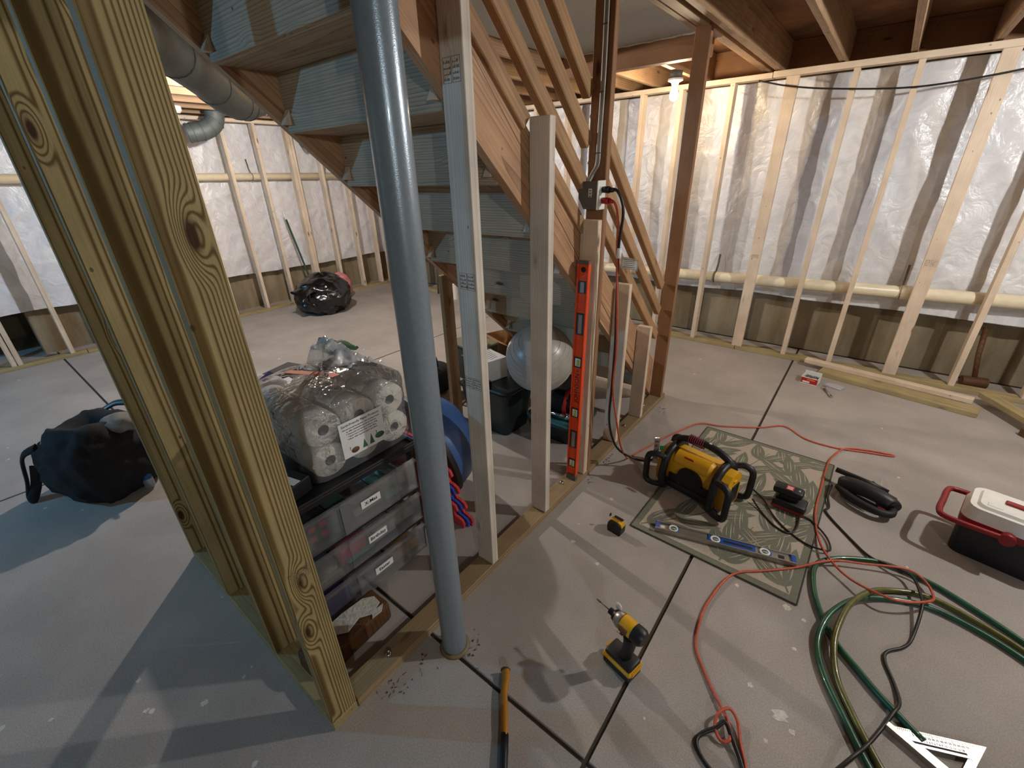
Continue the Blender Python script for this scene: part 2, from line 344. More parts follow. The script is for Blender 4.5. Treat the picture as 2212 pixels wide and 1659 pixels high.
def tube(bm, pts, r, seg=8, closed=False, mi=0, flat=None):
    P = [Vector(p) for p in pts]; n = len(P); rings = []
    a = None
    for i in range(n):
        if closed: d = (P[(i+1) % n]-P[i-1]).normalized()
        else: d = (P[min(i+1, n-1)]-P[max(i-1, 0)]).normalized()
        if a is None: a = d.orthogonal().normalized()
        else:
            a = (a-d*a.dot(d))
            a = a.normalized() if a.length > 1e-6 else d.orthogonal().normalized()
        b = d.cross(a); rr = r[i] if isinstance(r, (list, tuple)) else r
        fl = flat or 1.0
        rings.append([bm.verts.new(P[i]+(a*math.cos(t)+b*math.sin(t)*fl)*rr) for t in (2*math.pi*k/seg for k in range(seg))])
    m = n if closed else n-1
    for i in range(m):
        A, C = rings[i], rings[(i+1) % n]
        for k in range(seg):
            f = bm.faces.new((A[k], A[(k+1) % seg], C[(k+1) % seg], C[k])); f.smooth = True; f.material_index = mi
    if not closed:
        bm.faces.new(rings[0][::-1]).material_index = mi; bm.faces.new(rings[-1]).material_index = mi
def lathe(bm, prof, seg=24, c=(0, 0, 0), T=None, mi=0):
    T = T or Matrix.Identity(4); c = Vector(c); rings = []
    for r, z in prof:
        if r < 1e-6: rings.append([bm.verts.new(T @ (c+Vector((0, 0, z))))])
        else: rings.append([bm.verts.new(T @ (c+Vector((r*math.cos(t), r*math.sin(t), z)))) for t in (2*math.pi*k/seg for k in range(seg))])
    for A, C in zip(rings, rings[1:]):
        for k in range(seg):
            k2 = (k+1) % seg
            if len(A) == 1 and len(C) == 1: continue
            if len(A) == 1: f = bm.faces.new((A[0], C[k2], C[k]))
            elif len(C) == 1: f = bm.faces.new((A[k], A[k2], C[0]))
            else: f = bm.faces.new((A[k], A[k2], C[k2], C[k]))
            f.smooth = True; f.material_index = mi
def prism(bm, poly, h0, h1, axis='Z', mi=0, T=None):
    """extrude a 2D polygon; axis gives the extrusion axis, poly the other two in cyclic order"""
    def P(u, v, h):
        p = {'Z': (u, v, h), 'X': (h, u, v), 'Y': (u, h, v)}[axis]
        p = Vector(p); return T @ p if T else p
    A = [bm.verts.new(P(u, v, h0)) for u, v in poly]; C = [bm.verts.new(P(u, v, h1)) for u, v in poly]
    n = len(poly)
    for i in range(n):
        f = bm.faces.new((A[i], A[(i+1) % n], C[(i+1) % n], C[i])); f.material_index = mi
    bm.faces.new(A[::-1]).material_index = mi; bm.faces.new(C).material_index = mi
def ellipsoid(bm, c, r, sub=3, fn=None, T=None):
    g = bmesh.ops.create_icosphere(bm, subdivisions=sub, radius=1.0)
    for v in g['verts']:
        p = v.co.copy()
        if fn: p = fn(p)
        p = Vector((p.x*r[0], p.y*r[1], p.z*r[2]))+Vector(c)
        v.co = T @ p if T else p
    for f in bm.faces: f.smooth = True
def basis(normal, upv):
    n = Vector(normal).normalized(); u = Vector(upv); u = (u-n*u.dot(n)).normalized(); r = u.cross(n)
    return Matrix((r, u, n)).transposed()
def text(name, body, size, loc, normal, upv, mat, parent=None, align='CENTER', bold=0.0, sx=1.0):
    cu = bpy.data.curves.new(name, 'FONT'); cu.body = body; cu.size = size; cu.align_x = align; cu.align_y = 'CENTER'
    cu.extrude = .0002; cu.offset = bold; cu.resolution_u = 2
    cu.materials.append(mat)
    o = bpy.data.objects.new(name, cu); COL.objects.link(o)
    R = basis(normal, upv).to_4x4(); o.matrix_world = Matrix.Translation(Vector(loc)) @ R @ Matrix.Diagonal((sx, 1, 1, 1))
    if parent is not None:
        o.parent = parent
    return o
# a board: local Z is its length so that the grain follows it
def board(name, lo, hi, mat, parent=None, axis=2, bev=.0025):
    d = [hi[i]-lo[i] for i in range(3)]; c = Vector([(lo[i]+hi[i])/2 for i in range(3)])
    if axis == 2: size = (d[0], d[1], d[2]); rot = (0, 0, 0)
    elif axis == 0: size = (d[2], d[1], d[0]); rot = (0, math.pi/2, 0)
    else: size = (d[0], d[2], d[1]); rot = (-math.pi/2, 0, 0)
    bm = nb(); box(bm, size, bev=bev)
    return build(name, bm, mat, parent, c, rot)
def grid_sheet(bm, nu, nv, fn):
    V = [[bm.verts.new(fn(i/(nu-1), j/(nv-1))) for i in range(nu)] for j in range(nv)]
    for j in range(nv-1):
        for i in range(nu-1):
            f = bm.faces.new((V[j][i], V[j][i+1], V[j+1][i+1], V[j+1][i])); f.smooth = True
    return V
def fonts_to_mesh():
    bpy.context.view_layer.update(); dg = bpy.context.evaluated_depsgraph_get()
    for o in [o for o in bpy.data.objects if o.type == 'FONT']:
        me = bpy.data.meshes.new_from_object(o.evaluated_get(dg)); nm = o.name.split('.')[0]; p = o.parent; mb = o.matrix_basis.copy(); mi_ = o.matrix_parent_inverse.copy()
        bpy.data.objects.remove(o)
        n = bpy.data.objects.new(nm, me); COL.objects.link(n); n.parent = p; n.matrix_parent_inverse = mi_; n.matrix_basis = mb
def fbm(x, y, z=0.0, o=4): return noise.fractal((x, y, z), 1.0, 2.0, o)
def ridge(x, y, z=0.0): return 1-abs(noise.noise((x, y, z)))*2

# ================================================================== THE SETTING
JB = 2.31          # underside of the joists
# ---- floor: dark base with slabs cut by saw joints
fl = build('floor', B((-7.9, -3.5, -.08), (3.4, 5.1, -.010)), M['gap']); tag(fl, 'grey concrete basement floor cut by straight dark joints', 'floor', kind='structure')
def slab(x0, x1, y0, y1):
    g = .008
    bm = nb(); box(bm, (x1-x0-2*g, y1-y0-2*g, .03), ((x0+x1)/2, (y0+y1)/2, -.015), bev=.0012)
    return build('slab', bm, M['slab'], fl)
for x0, x1, ys in ((-7.85, -3.57, (-3.4, .42, 4.905)), (-3.57, -.287, (-3.4, .668, 4.905)), (-.287, 3.35, (-3.4, .668, 4.905))):
    for y0, y1 in zip(ys, ys[1:]): slab(x0, x1, y0, y1)

bm = nb(); box(bm, (10.6, .034, .006), (-2.0, 4.9225, -.006)); build('edge_gap', bm, M['ink'], fl)
# ---- far wall: concrete, white plastic blanket, studs and plates
wf = build('wall_far', B((-7.85, 4.94, -.03), (3.35, 5.1, 2.545)), M['found']); tag(wf, 'far concrete wall with white plastic blanket behind pine studs', 'wall', kind='structure')
def far_sheet(u, v):
    x = -6.6+9.9*u; zb = .515+.02*noise.noise((x*1.7, 3.1, 0)); z = zb+(2.27-zb)*v
    d = .026*fbm(x*1.6, z*.9, 2.0)+.016*max(0, ridge(x*2.4+z*1.6, z*1.8-x*.7, 5.0))**3+.008*max(0, ridge(x*7+z*3, z*2.5, 8.0))**2
    if v < .25: d += .012*math.sin(x*9+z*20)*(.25-v)
    return Vector((x, 4.80-d, z))
bm = nb(); V = grid_sheet(bm, 300, 60, far_sheet)
blanket = build('insulation_blanket', bm, M['poly'], wf, smooth=True)
bm = nb()
grid_sheet(bm, 300, 2, lambda u, v: far_sheet(u, 0)+Vector((0, .13*v, -.004)))
build('blanket_hem', bm, M['poly'], blanket, smooth=True)
for x, wide in ((2.82, 0), (2.41, 0), (2.0, 0), (1.59, 0), (1.19, 0), (.787, 0), (.40, 1), (-.025, 0), (-.383, 0), (-.785, 1), (-1.217, 0), (-1.645, 0), (-2.005, 0), (-2.41, 0), (-2.82, 0), (-3.22, 0), (-3.63, 0), (-4.04, 0), (-4.68, 1), (-5.38, 1), (-5.85, 0), (-6.24, 0)):
    if wide: board('stud', (x-.0445, 4.55, .038), (x+.0445, 4.588, 2.259), M['pine'], wf)
    else: board('stud', (x-.019, 4.55, .038), (x+.019, 4.639, 2.259), M['pine'], wf)
board('top_plate', (-6.3, 4.55, 2.259), (-.93, 4.639, 2.297), M['pine'], wf, axis=0)
board('top_plate', (-.925, 4.54, 2.259), (3.2, 4.629, 2.301), M['pine'], wf, axis=0)
board('bottom_plate', (-6.3, 4.55, 0), (-.80, 4.639, .038), M['pt_pale'], wf, axis=0)
board('bottom_plate', (-.795, 4.545, 0), (3.2, 4.634, .038), M['pt_pale'], wf, axis=0)

# ---- left wall
wl = build('wall_left', B((-6.86, .33, -.03), (-6.68, 4.94, 2.545)), M['found']); tag(wl, 'left concrete wall with white plastic blanket behind pine studs', 'wall', kind='structure')
def left_sheet(u, v):
    y = -1.6+6.4*u; zb = .475+.02*noise.noise((y*1.9, 7.7, 0)); z = zb+(2.28-zb)*v
    d = .026*fbm(y*1.6, z*.9, 9.0)+.018*max(0, ridge(y*2.0-z*1.9, z*1.8+y*.6, 15.0))**3+.008*max(0, ridge(y*6-z*4, z*4, 28.0))**2
    if v < .3: d += .014*math.sin(y*7-z*22)*(.3-v)
    return Vector((-6.56+d, y, z))
bm = nb(); grid_sheet(bm, 200, 60, left_sheet)
lb = build('insulation_blanket', bm, M['poly'], wl, smooth=True)
bm = nb(); grid_sheet(bm, 200, 2, lambda u, v: left_sheet(u, 0)+Vector((-.10*v, 0, -.003)))
build('blanket_hem', bm, M['poly'], lb, smooth=True)
ys = [-1.5, -1.1, -.7, -.3, .07, .115, .505, .93, 1.335, 1.74, 2.14, 2.55, 2.93, 3.335, 3.375, 3.74, 4.12, 4.46]
for y in ys: board('stud', (-6.39, y-.019, .038), (-6.30, y+.019, 2.259), M['pine'], wl)
board('top_plate', (-6.39, -1.6, 2.259), (-6.30, 4.54, 2.297), M['pine'], wl, axis=1)
board('bottom_plate', (-6.39, .62, 0), (-6.30, 4.54, .038), M['pt_pale'], wl, axis=1)
board('bottom_plate', (-6.39, -1.6, 0), (-6.30, .615, .038), M['pt_pale'], wl, axis=1)
o = build('wall_recess', B((-7.86, -3.4, -.03), (-7.75, 4.94, 2.545)), M['found']); tag(o, 'dark recess wall behind the left stud wall', 'wall', kind='structure')
o = build('wall_right', B((3.3, -3.45, -.03), (3.4, 5.1, 2.545)), M['found']); tag(o, 'right concrete wall outside the view', 'wall', kind='structure')
o = build('wall_back', B((-7.86, -3.5, -.03), (3.4, -3.4, 2.545)), M['found']); tag(o, 'back concrete wall behind the viewpoint', 'wall', kind='structure')

# ---- ceiling: brown insulation above open joists
ce = build('ceiling', B((-7.86, -3.5, 2.545), (3.4, 5.1, 2.60)), M['kraft']); tag(ce, 'open joist ceiling with brown insulation between the joists', 'ceiling', kind='structure')
xs = [-.905, -.49, -.085, .325, .73, 1.14, 1.55, 1.95, 2.36, 2.77, 3.17]
for x in xs: board('joist', (x-.019, -3.35, JB), (x+.019, 4.86, 2.543), M['joist'], ce, axis=1)
for x in [-2.16-.4064*i for i in range(14)]: board('joist', (x-.019, -3.35, JB), (x+.019, 4.86, 2.543), M['joist'], ce, axis=1)
board('joist', (-1.102, .02, 2.345), (-1.066, 3.34, 2.543), M['joist'], ce, axis=1)
board('joist', (-1.062, .02, 2.345), (-1.026, 4.86, 2.543), M['joist'], ce, axis=1)
board('joist', (-1.022, .02, 2.335), (-.986, 4.86, 2.543), M['joist'], ce, axis=1)
for x in (-1.50, -1.90): board('joist', (x-.019, 3.43, JB), (x+.019, 4.86, 2.543), M['joist'], ce, axis=1)
board('header', (-2.12, 3.345, 2.256), (-1.066, 3.425, 2.425), M['brown'], ce, axis=0)
board('rim_joist', (-7.7, 4.87, 2.30), (3.2, 4.905, 2.543), M['brown'], ce, axis=0)
dw = build('drywall_panel', B((-2.12, .95, 2.385), (-1.104, 3.343, 2.40)), M['drywall'], ce)
bm = nb(); tube(bm, [(-1.108, .95+i*.08, 2.382+.002*math.sin(i*1.7)) for i in range(31)], .006, 6); build('corner_bead', bm, M['bead'], dw)
bm = nb(); tube(bm, [(-2.10+i*.05, 3.338, 2.382+.002*math.sin(i*2.3)) for i in range(21)], .007, 6); build('corner_bead', bm, M['bead'], dw)
# ---- framed wall under the near end of the stair (treated studs)
wn = board('wall_near', (-2.20, .245, 0), (-.975, .334, .038), M['pt_pale'], None, axis=0); tag(wn, 'treated plate carrying four olive studs nearest the viewer', 'wall', kind='structure')
def kid(o, p):
    o.parent = p; o.matrix_parent_inverse = p.matrix_world.inverted(); return o
bpy.context.view_layer.update()
near_studs = []
for x in (-.975, -1.352, -1.768, -2.160): near_studs.append(kid(board('stud', (x-.038, .245, .038), (x, .334, JB), M['pt'], bev=.004), wn))
# ---- knee wall beside the stair
ws = board('wall_stair', (-1.064, .338, 0), (-.975, 3.15, .038), M['plate'], None, axis=1); tag(ws, 'bottom plate and pale studs standing along the open side of the stair', 'wall', kind='structure')
bpy.context.view_layer.update()
st1 = kid(board('stud', (-1.064, 1.046, .038), (-.975, 1.084, JB+.02), M['pine_grey']), ws)
st2 = kid(board('stud', (-1.064, 1.465, .038), (-.975, 1.503, 1.81), M['pine_grey']), ws)
kid(board('stud', (-1.064, 1.862, .038), (-.975, 1.900, 1.432), M['pine']), ws)
kid(board('stud', (-1.064, 2.271, .038), (-.975, 2.309, 1.064), M['pine']), ws)
kid(board('stud', (-1.064, 2.664, .038), (-.975, 2.702, .71), M['pine']), ws)
for y, x in ((.50, -1.02), (1.72, -1.035), (1.98, -1.02), (2.50, -1.02), (2.85, -1.03)):
    bm = nb(); lathe(bm, [(0, .012), (.008, .012), (.013, .006), (.013, .0), (0.013, -.002)], 10, (x, y, .038)); kid(build('anchor_bolt', bm, M['chrome'], None), ws)
def stamp(o_parent, c, n, upv, wd, ht, seed):
    rnd = random.Random(seed); bm = nb(); t = .0008
    def bar(u0, v0, u1, v1):
        box(bm, (u1-u0, v1-v0, .0004), ((u0+u1)/2, (v0+v1)/2, 0))
    for k in range(2):
        x0 = -wd/2+k*wd/2+.001; x1 = x0+wd/2-.003
        bar(x0, -ht/2, x0+t, ht/2); bar(x1-t, -ht/2, x1, ht/2); bar(x0, ht/2-t, x1, ht/2); bar(x0, -ht/2, x1, -ht/2+t)
        for r in range(4):
            u = x0+.004
            while u < x1-.006:
                l = rnd.uniform(.002, .005); bar(u, -ht/2+.006+r*ht*.22, u+l, -ht/2+.006+r*ht*.22+rnd.uniform(.002, ht*.12)); u += l+rnd.uniform(.002, .004)
    o = build('lumber_stamp', bm, M['ink_brown'], None); o.matrix_world = Matrix.Translation(c) @ basis(n, upv).to_4x4()
    bpy.context.view_layer.update(); return kid(o, o_parent)
stamp(ws, (-1.02, 1.0453, 1.89), (0, -1, 0), (0, 0, 1), .07, .06, 1)
stamp(ws, (-1.015, 1.0453, 1.31), (0, -1, 0), (0, 0, 1), .07, .055, 2)
stamp(ws, (-1.02, 1.0453, .935), (0, -1, 0), (0, 0, 1), .08, .045, 3)
stamp(wn, (-.9745, .29, .68), (1, 0, 0), (0, 0, 1), .06, .035, 4)
stamp(wf, (.40, 4.5495, .95), (0, -1, 0), (0, 0, 1), .07, .05, 5)
stamp(wf, (-.785, 4.5495, .9), (0, -1, 0), (0, 0, 1), .06, .03, 6)
ring = nb(); tube(ring, [(-2.07+.05*math.cos(t*math.pi/12), 4.869, 2.425+.05*math.sin(t*math.pi/12)) for t in range(24)], .0025, 5, closed=True); build('circle_mark', ring, M['ink_red'], ce)
text('number_mark', '13', .055, (-2.07, 4.868, 2.425), (0, -1, 0), (0, 0, 1), M['ink_red'], ce)

# ================================================================== STAIRCASE
stair = thing('staircase', 'open framed wooden staircase seen from below, brown stringers and plank risers', 'staircase', (-1.55, 2.0, 0))
def sk(o): return kid(o, stair)
bpy.context.view_layer.update()
SL = -.905
def zlow(y): return 1.488+SL*(y-1.45)-.004
def stringer(x0, x1, ybot=3.05):
    ct = math.atan(-SL); d = .295
    ytop = 1.45+(2.54-1.488)/SL
    # polygon in (Y,Z)
    poly = [(ytop, 2.54), (1.45+(2.54-.295-1.488)/SL, 2.54), (ybot, zlow(ybot)+d), (ybot, max(.002, zlow(ybot))), (1.45+(.002-1.488)/SL, .002)]
    poly = [p for i, p in enumerate(poly)]
    o = thing('tmp', None, None); bpy.data.objects.remove(o)
    # build in a frame whose local Z runs down the slope so the grain follows it
    c = Vector(((x0+x1)/2, 1.45, 1.488)); dirv = Vector((0, 1, SL)).normalized(); R = Matrix((Vector((1, 0, 0)), dirv.cross(Vector((1, 0, 0))), dirv)).transposed().to_4x4()
    T = Matrix.Translation(c) @ R; Ti = T.inverted()
    bm = nb(); prism(bm, poly, x0, x1, 'X', T=Ti)
    ob = build('stringer', bm, M['lvl'], None); ob.matrix_world = T
    bpy.context.view_layer.update(); return sk(ob)
stringer(-1.102, -1.066); stringer(-2.066, -2.03)
for j in range(-2, 10):
    y = .869+.2345*j; z = 2.011-.21*j
    if j > -2:
        sk(board('riser', (-2.03, y-.019, z+.002), (-1.102, y, z+.21), M['riser'], axis=0, bev=.002))
    sk(board('tread', (-2.03, y, z), (-1.102, y+.2345+.02 if j < 9 else y+.09, z+.028), M['riser'], axis=0, bev=.003))
    # wedge blocks glued in the corners
    if 0 <= j < 8:
        for x in (-2.02, -1.14):
            bm = nb(); prism(bm, [(y-.019, z+.03), (y-.05, z+.03), (y-.019, z+.085)], x, x+.03, 'X'); sk(build('glue_block', bm, M['pine'], None))
sk(board('support_post', (-2.10, 1.900, 0), (-2.066, 1.989, 1.06), M['rail']))
# posts and guard rails
pa = sk(board('newel_post', (-1.064, 1.905, .038), (-.975, 1.943, 2.345), M['brown']))
pb = sk(board('newel_post', (-1.064, 3.052, .038), (-.975, 3.090, 2.345), M['brown']))
def rail(c, y0, y1):
    # rail centre line z = c - .905 y
    p0 = Vector((-1.069, y0, c+SL*y0)); p1 = Vector((-1.069, y1, c+SL*y1)); L_ = (p1-p0).length
    dirv = (p1-p0).normalized(); R = Matrix((Vector((1, 0, 0)), dirv.cross(Vector((1, 0, 0))), dirv)).transposed().to_4x4()
    bm = nb(); box(bm, (.038, .060, L_), bev=.004)
    o = build('guard_rail', bm, M['rail'], None); o.matrix_world = Matrix.Translation((p0+p1)/2) @ R; bpy.context.view_layer.update(); return sk(o)
for c in (3.272, 3.455, 3.635):
    rail(c, .92 if c < 3.6 else 1.2, 1.895); rail(c, 1.955, 3.02)
rail(3.092, .80, 1.44); rail(3.092, 1.53, 1.88)

# ================================================================== COLUMN, PIPES, DUCTS, WIRING
gird = board('girder', (-.93, .62, 1.99), (3.28, .76, 2.309), M['brown'], None, axis=0); kid(gird, ce)
t = thing('steel_column', 'round grey painted steel column standing in front of the stair', 'column', (-.868, .690, 0))
bm = nb(); lathe(bm, [(0, 0), (.045, 0), (.045, 1.988), (0, 1.988)], 40); build('shaft', bm, M['steel'], t, smooth='auto')
bm = nb(); lathe(bm, [(.043, .0), (.058, .001), (.052, .007), (.0455, .013), (.045, .0)], 24); build('grout_ring', bm, M['found'], t)
def pipe(name, label, pts, r, mat, cat='pipe', straps=(), axis=0, seg=14, joints=(), group=None):
    t = thing(name, label, cat, pts[0], group=group); o0 = Vector(pts[0])
    bm = nb(); tube(bm, [Vector(p)-o0 for p in pts], r, seg); build('pipe_run', bm, mat, t)
    for q in joints:
        bm = nb(); a = Vector(q); d = Vector((1, 0, 0)) if axis == 0 else Vector((0, 1, 0)); cyl(bm, a-d*.05-o0, a+d*.05-o0, r*1.13, seg=seg); build('coupling', bm, mat, t)
    for q in straps:
        bm = nb(); a = Vector(q)-o0; n = 10; out = Vector((0, 1, 0)) if axis == 0 else Vector((-1, 0, 0))
        pts2 = [a+out*(-math.sin(k*math.pi/n))*(r+.003)*1.0+Vector((0, 0, -math.cos(k*math.pi/n)*(r+.003))) for k in range(n+1)]+[a+Vector((0, 0, r+.05))+out*.03, a+Vector((0, 0, r+.16))+out*.05]
        tube(bm, pts2, .009, 4, flat=.25); build('pipe_strap', bm, M['strap'], t)
    return t
pipe('drain_pipe', 'cream plastic drain pipe running low along the far stud wall', [(-6.2, 4.705, .54), (-1.5, 4.705, .645), (3.2, 4.705, .75)], .05, M['pvc'], straps=[(-1.13, 4.705, .653), (.30, 4.705, .685), (-3.4, 4.705, .603)], joints=[(.34, 4.705, .686)])
pipe('drain_pipe', 'cream plastic drain pipe running across the left wall at chest height', [(-6.455, -1.5, 1.72), (-6.455, 4.5, 1.655)], .042, M['pvc'], straps=[(-6.455, 2.83, 1.673), (-6.455, .9, 1.694)], axis=1)
# ducts
t = thing('air_duct', 'large dark galvanised duct bending under the joists beside the stair', 'duct', (-3.0, 1.05, 2.2))
bm = nb(); p = crom([(-2.45, .72, 2.20), (-2.85, 1.02, 2.19), (-3.25, 1.30, 2.165), (-3.52, 1.50, 2.125), (-3.74, 1.70, 2.12), (-3.82, 1.80, 2.15), (-3.88, 1.88, 2.17)], 6)
tube(bm, [q-Vector((-3.0, 1.05, 2.2)) for q in p], .105, 20); build('duct_body', bm, M['zinc'], t)
for k in (6, 14, 22, 25):
    bm = nb(); d = (p[k+1]-p[k]).normalized(); q = p[k]-Vector((-3.0, 1.05, 2.2)); cyl(bm, q-d*.008, q+d*.008, .109, seg=20); build('seam_band', bm, M['zinc'], t)
def small_duct(name, label, pts):
    t = thing(name, label, 'duct', pts[0]); p = crom(pts, 6); o0 = Vector(pts[0])
    bm = nb(); tube(bm, [q-o0 for q in p], .092, 18); build('duct_body', bm, M['zinc'], t)
    for k in range(4, len(p)-1, 4):
        bm = nb(); d = (p[k+1]-p[k]).normalized(); q = p[k]-o0; cyl(bm, q-d*.006, q+d*.006, .096, seg=18); build('seam_band', bm, M['zinc'], t)
small_duct('round_duct', 'galvanised duct elbow dropping from the joists at the left wall', [(-6.02, 2.42, 2.5), (-6.02, 2.42, 2.35), (-6.02, 2.39, 2.22), (-6.02, 2.28, 2.14), (-6.04, 2.16, 2.11), (-6.06, 2.10, 2.10)])
small_duct('round_duct', 'galvanised duct end peeking out beside the stair stringer', [(-6.02, 3.60, 2.5), (-6.02, 3.60, 2.32), (-6.02, 3.57, 2.2), (-6.02, 3.47, 2.12), (-6.03, 3.38, 2.09), (-6.04, 3.34, 2.08)])
# cable drooping through the far studs
bm = nb(); tube(bm, crom([(-1.02, 4.535, 2.25), (-.80, 4.53, 2.19), (-.50, 4.53, 2.14), (-.04, 4.53, 2.098), (.35, 4.53, 2.12), (.78, 4.53, 2.18), (1.2, 4.53, 2.24)], 8), .006, 6)
tag(build('electrical_cable', bm, M['cord'], None), 'thin black cable sagging across the front of the far studs', 'cable')

def bulb(name, label, pos, col, watts, glow=1.0):
    t = thing(name, label, 'light bulb', (pos[0], pos[1], pos[2]))
    bm = nb(); lathe(bm, [(0, .145), (.05, .145), (.05, .095), (.0, .095)], 8); build('junction_box', bm, M['boxgrey'], t)
    bm = nb(); lathe(bm, [(0, .095), (.055, .095), (.055, .082), (.030, .070), (.022, .045), (0, .045)], 24); build('lampholder', bm, M['white'], t, smooth='auto')
    bm = nb(); prof = [(0, -.052), (.012, -.050), (.024, -.042), (.031, -.026), (.032, -.010), (.028, .010), (.018, .030), (.0135, .045), (0, .045)]
    lathe(bm, prof, 20)
    area = 4*math.pi*.030**2
    build('bulb', bm, emit(name+' glow', col, watts/(math.pi*area)*glow), t, smooth=True)
    return t
bulb('ceiling_bulb', 'glowing warm bare bulb in a porcelain holder near the far wall', *BULB_FAR)
bulb('ceiling_bulb', 'bare bulb over the left room hidden behind the stair', *BULB_LEFT)
bulb('ceiling_bulb', 'bare white bulb on a joist beside the far wall out of view', *BULB_MAIN)
bulb('ceiling_bulb', 'bare cool white bulb behind the viewpoint', *BULB_FRONT)
bulb('ceiling_bulb', 'bare bluish bulb behind the near studs', *BULB_REAR)

# electrical box, plate, plugs, cords
t = thing('outlet_box', 'grey electrical box with white outlet plate fixed to the brown newel post', 'outlet', (-1.025, 1.875, 1.535))
bm = nb(); prism(bm, [(-.046, .056), (-.046, -.01), (-.020, -.056), (.045, -.056), (.045, .056)], -.030, .028, 'Y'); build('box_body', bm, M['boxgrey'], t)
bm = nb(); box(bm, (.006, .072, .118), (.049, 0, 0), bev=.002); pl = build('cover_plate', bm, M['white'], t)
for dz in (.022, -.022):
    bm = nb(); box(bm, (.003, .034, .028), (.053, 0, dz), bev=.004); build('receptacle', bm, M['white'], pl)
bm = nb(); box(bm, (.016, .0008, .034), (.012, -.0305, .01)); build('barcode_label', bm, M['white_lab'], t)
for k in range(5):
    bm = nb(); box(bm, (.010, .0006, .002 if k % 2 else .004), (.012, -.0312, .0-.004+k*.006)); build('barcode_line', bm, M['ink'], t)
t = thing('wall_cable', 'pale cable stapled up the brown newel post to the outlet box', 'cable', (-1.02, 1.90, 1.6))
o0 = Vector((-1.02, 1.90, 1.6))
for dx in (0, .011):
    bm = nb(); tube(bm, [q-o0 for q in crom([(-1.05+dx, 1.878, 1.588), (-1.035+dx, 1.893, 1.625), (-1.018+dx, 1.897, 1.66), (-1.016+dx, 1.897, 1.75), (-1.012+dx, 1.897, 2.0), (-1.016+dx, 1.897, 2.33)], 6)], .0055, 6); build('sheath', bm, M['cable_w'], t)
for z in (1.70, 1.92, 2.14):
    bm = nb(); box(bm, (.028, .006, .004), (.007, -.006, z-1.6)); build('staple', bm, M['strap'], t)
def cord(name, label, pts, r, mat, plug=None, n=8, parts=()):
    t = thing(name, label, 'cord', pts[0]); o0 = Vector(pts[0])
    bm = nb(); tube(bm, [q-o0 for q in crom(pts, n)], r, 7); build('cable_run', bm, mat, t)
    if plug:
        bm = nb(); cyl(bm, (-.020, 0, 0), (.012, 0, 0), .013, .015, 10); cyl(bm, (.012, 0, 0), (.032, 0, -.004), .012, .007, 10); build('plug', bm, plug, t)
    return t
blackcord = cord('power_cable', 'black power cord plugged in at the post and running to the yellow radio', [(-.948, 1.876, 1.557), (-.900, 1.88, 1.55), (-.872, 1.89, 1.47), (-.885, 1.90, 1.32), (-.885, 1.92, 1.1), (-.872, 1.92, .85), (-.880, 1.94, .6), (-.895, 1.98, .36), (-.87, 2.05, .17), (-.80, 2.12, .085), (-.72, 2.15, .075), (-.655, 2.145, .13)], .0065, M['cord'], M['black'])
t = cord('extension_cord', 'orange extension cord plugged in at the post and wandering over the floor', [(-.948, 1.876, 1.513), (-.912, 1.88, 1.505), (-.895, 1.89, 1.44), (-.892, 1.90, 1.3), (-.870, 1.91, 1.0), (-.862, 1.92, .8), (-.868, 1.93, .6), (-.845, 1.96, .4), (-.835, 2.03, .2), (-.84, 2.15, .05), (-.845, 2.24, .008),
    (-.80, 2.41, .006), (-.719, 2.682, .006), (-.625, 2.878, .012), (-.488, 2.945, .006), (-.28, 3.073, .006), (-.148, 3.19, .006), (-.007, 3.091, .006), (.147, 3.082, .006), (.30, 3.13, .006), (.436, 3.174, .006), (.432, 3.192, .006), (.30, 3.16, .006), (.20, 3.10, .006), (.15, 2.95, .006), (.134, 2.819, .012), (.13, 2.554, .012), (.129, 2.325, .012), (.158, 2.146, .012), (.205, 2.0, .032), (.293, 1.914, .03), (.405, 1.858, .06), (.478, 1.88, .06), (.55, 1.95, .05), (.568, 2.015, .03), (.545, 2.085, .03), (.48, 2.105, .04), (.336, 2.044, .03), (.22, 1.977, .032), (.10, 1.86, .012), (-.002, 1.763, .012), (-.111, 1.656, .010), (-.154, 1.464, .006), (-.153, 1.335, .006), (-.133, 1.233, .006), (-.084, 1.163, .006), (-.03, 1.10, .008), (.01, 1.06, .012), (.035, 1.02, .02), (.045, .985, .018), (.025, .97, .012), (.0, .99, .02), (-.005, 1.03, .03), (.02, 1.07, .03), (.05, 1.055, .02), (.075, 1.0, .008), (.10, .95, .006), (.12, .88, .006)], .0052, M['orange_cord'], M['red'], n=6)
cord('looped_cable', 'thin black cord tied in a loop with the orange cord', [(.115, .90, .006), (.085, .95, .012), (.045, 1.0, .02), (.02, 1.02, .03), (.0, .99, .02), (-.03, .955, .006), (-.035, .92, .006), (0, .885, .006), (.07, .86, .006)], .007, M['cord'])
cord('saw_cable', 'dark cord snaking from the jigsaw past the green hose', [(.172, 2.60, .03), (.165, 2.50, .02), (.18, 2.42, .006), (.176, 2.36, .006), (.292, 2.21, .006), (.366, 2.13, .012), (.44, 2.10, .03), (.50, 2.07, .04), (.522, 1.98, .045), (.525, 1.90, .045), (.504, 1.761, .006), (.477, 1.694, .006), (.43, 1.637, .006), (.423, 1.589, .006), (.45, 1.509, .006), (.462, 1.44, .012), (.445, 1.385, .02), (.416, 1.308, .012), (.38, 1.22, .02), (.345, 1.15, .03), (.29, 1.05, .006)], .006, M['cord'])
t = thing('cord_tag', 'white paper warning tag hanging on the plugged in cords', 'tag', (-.885, 1.905, 1.25))
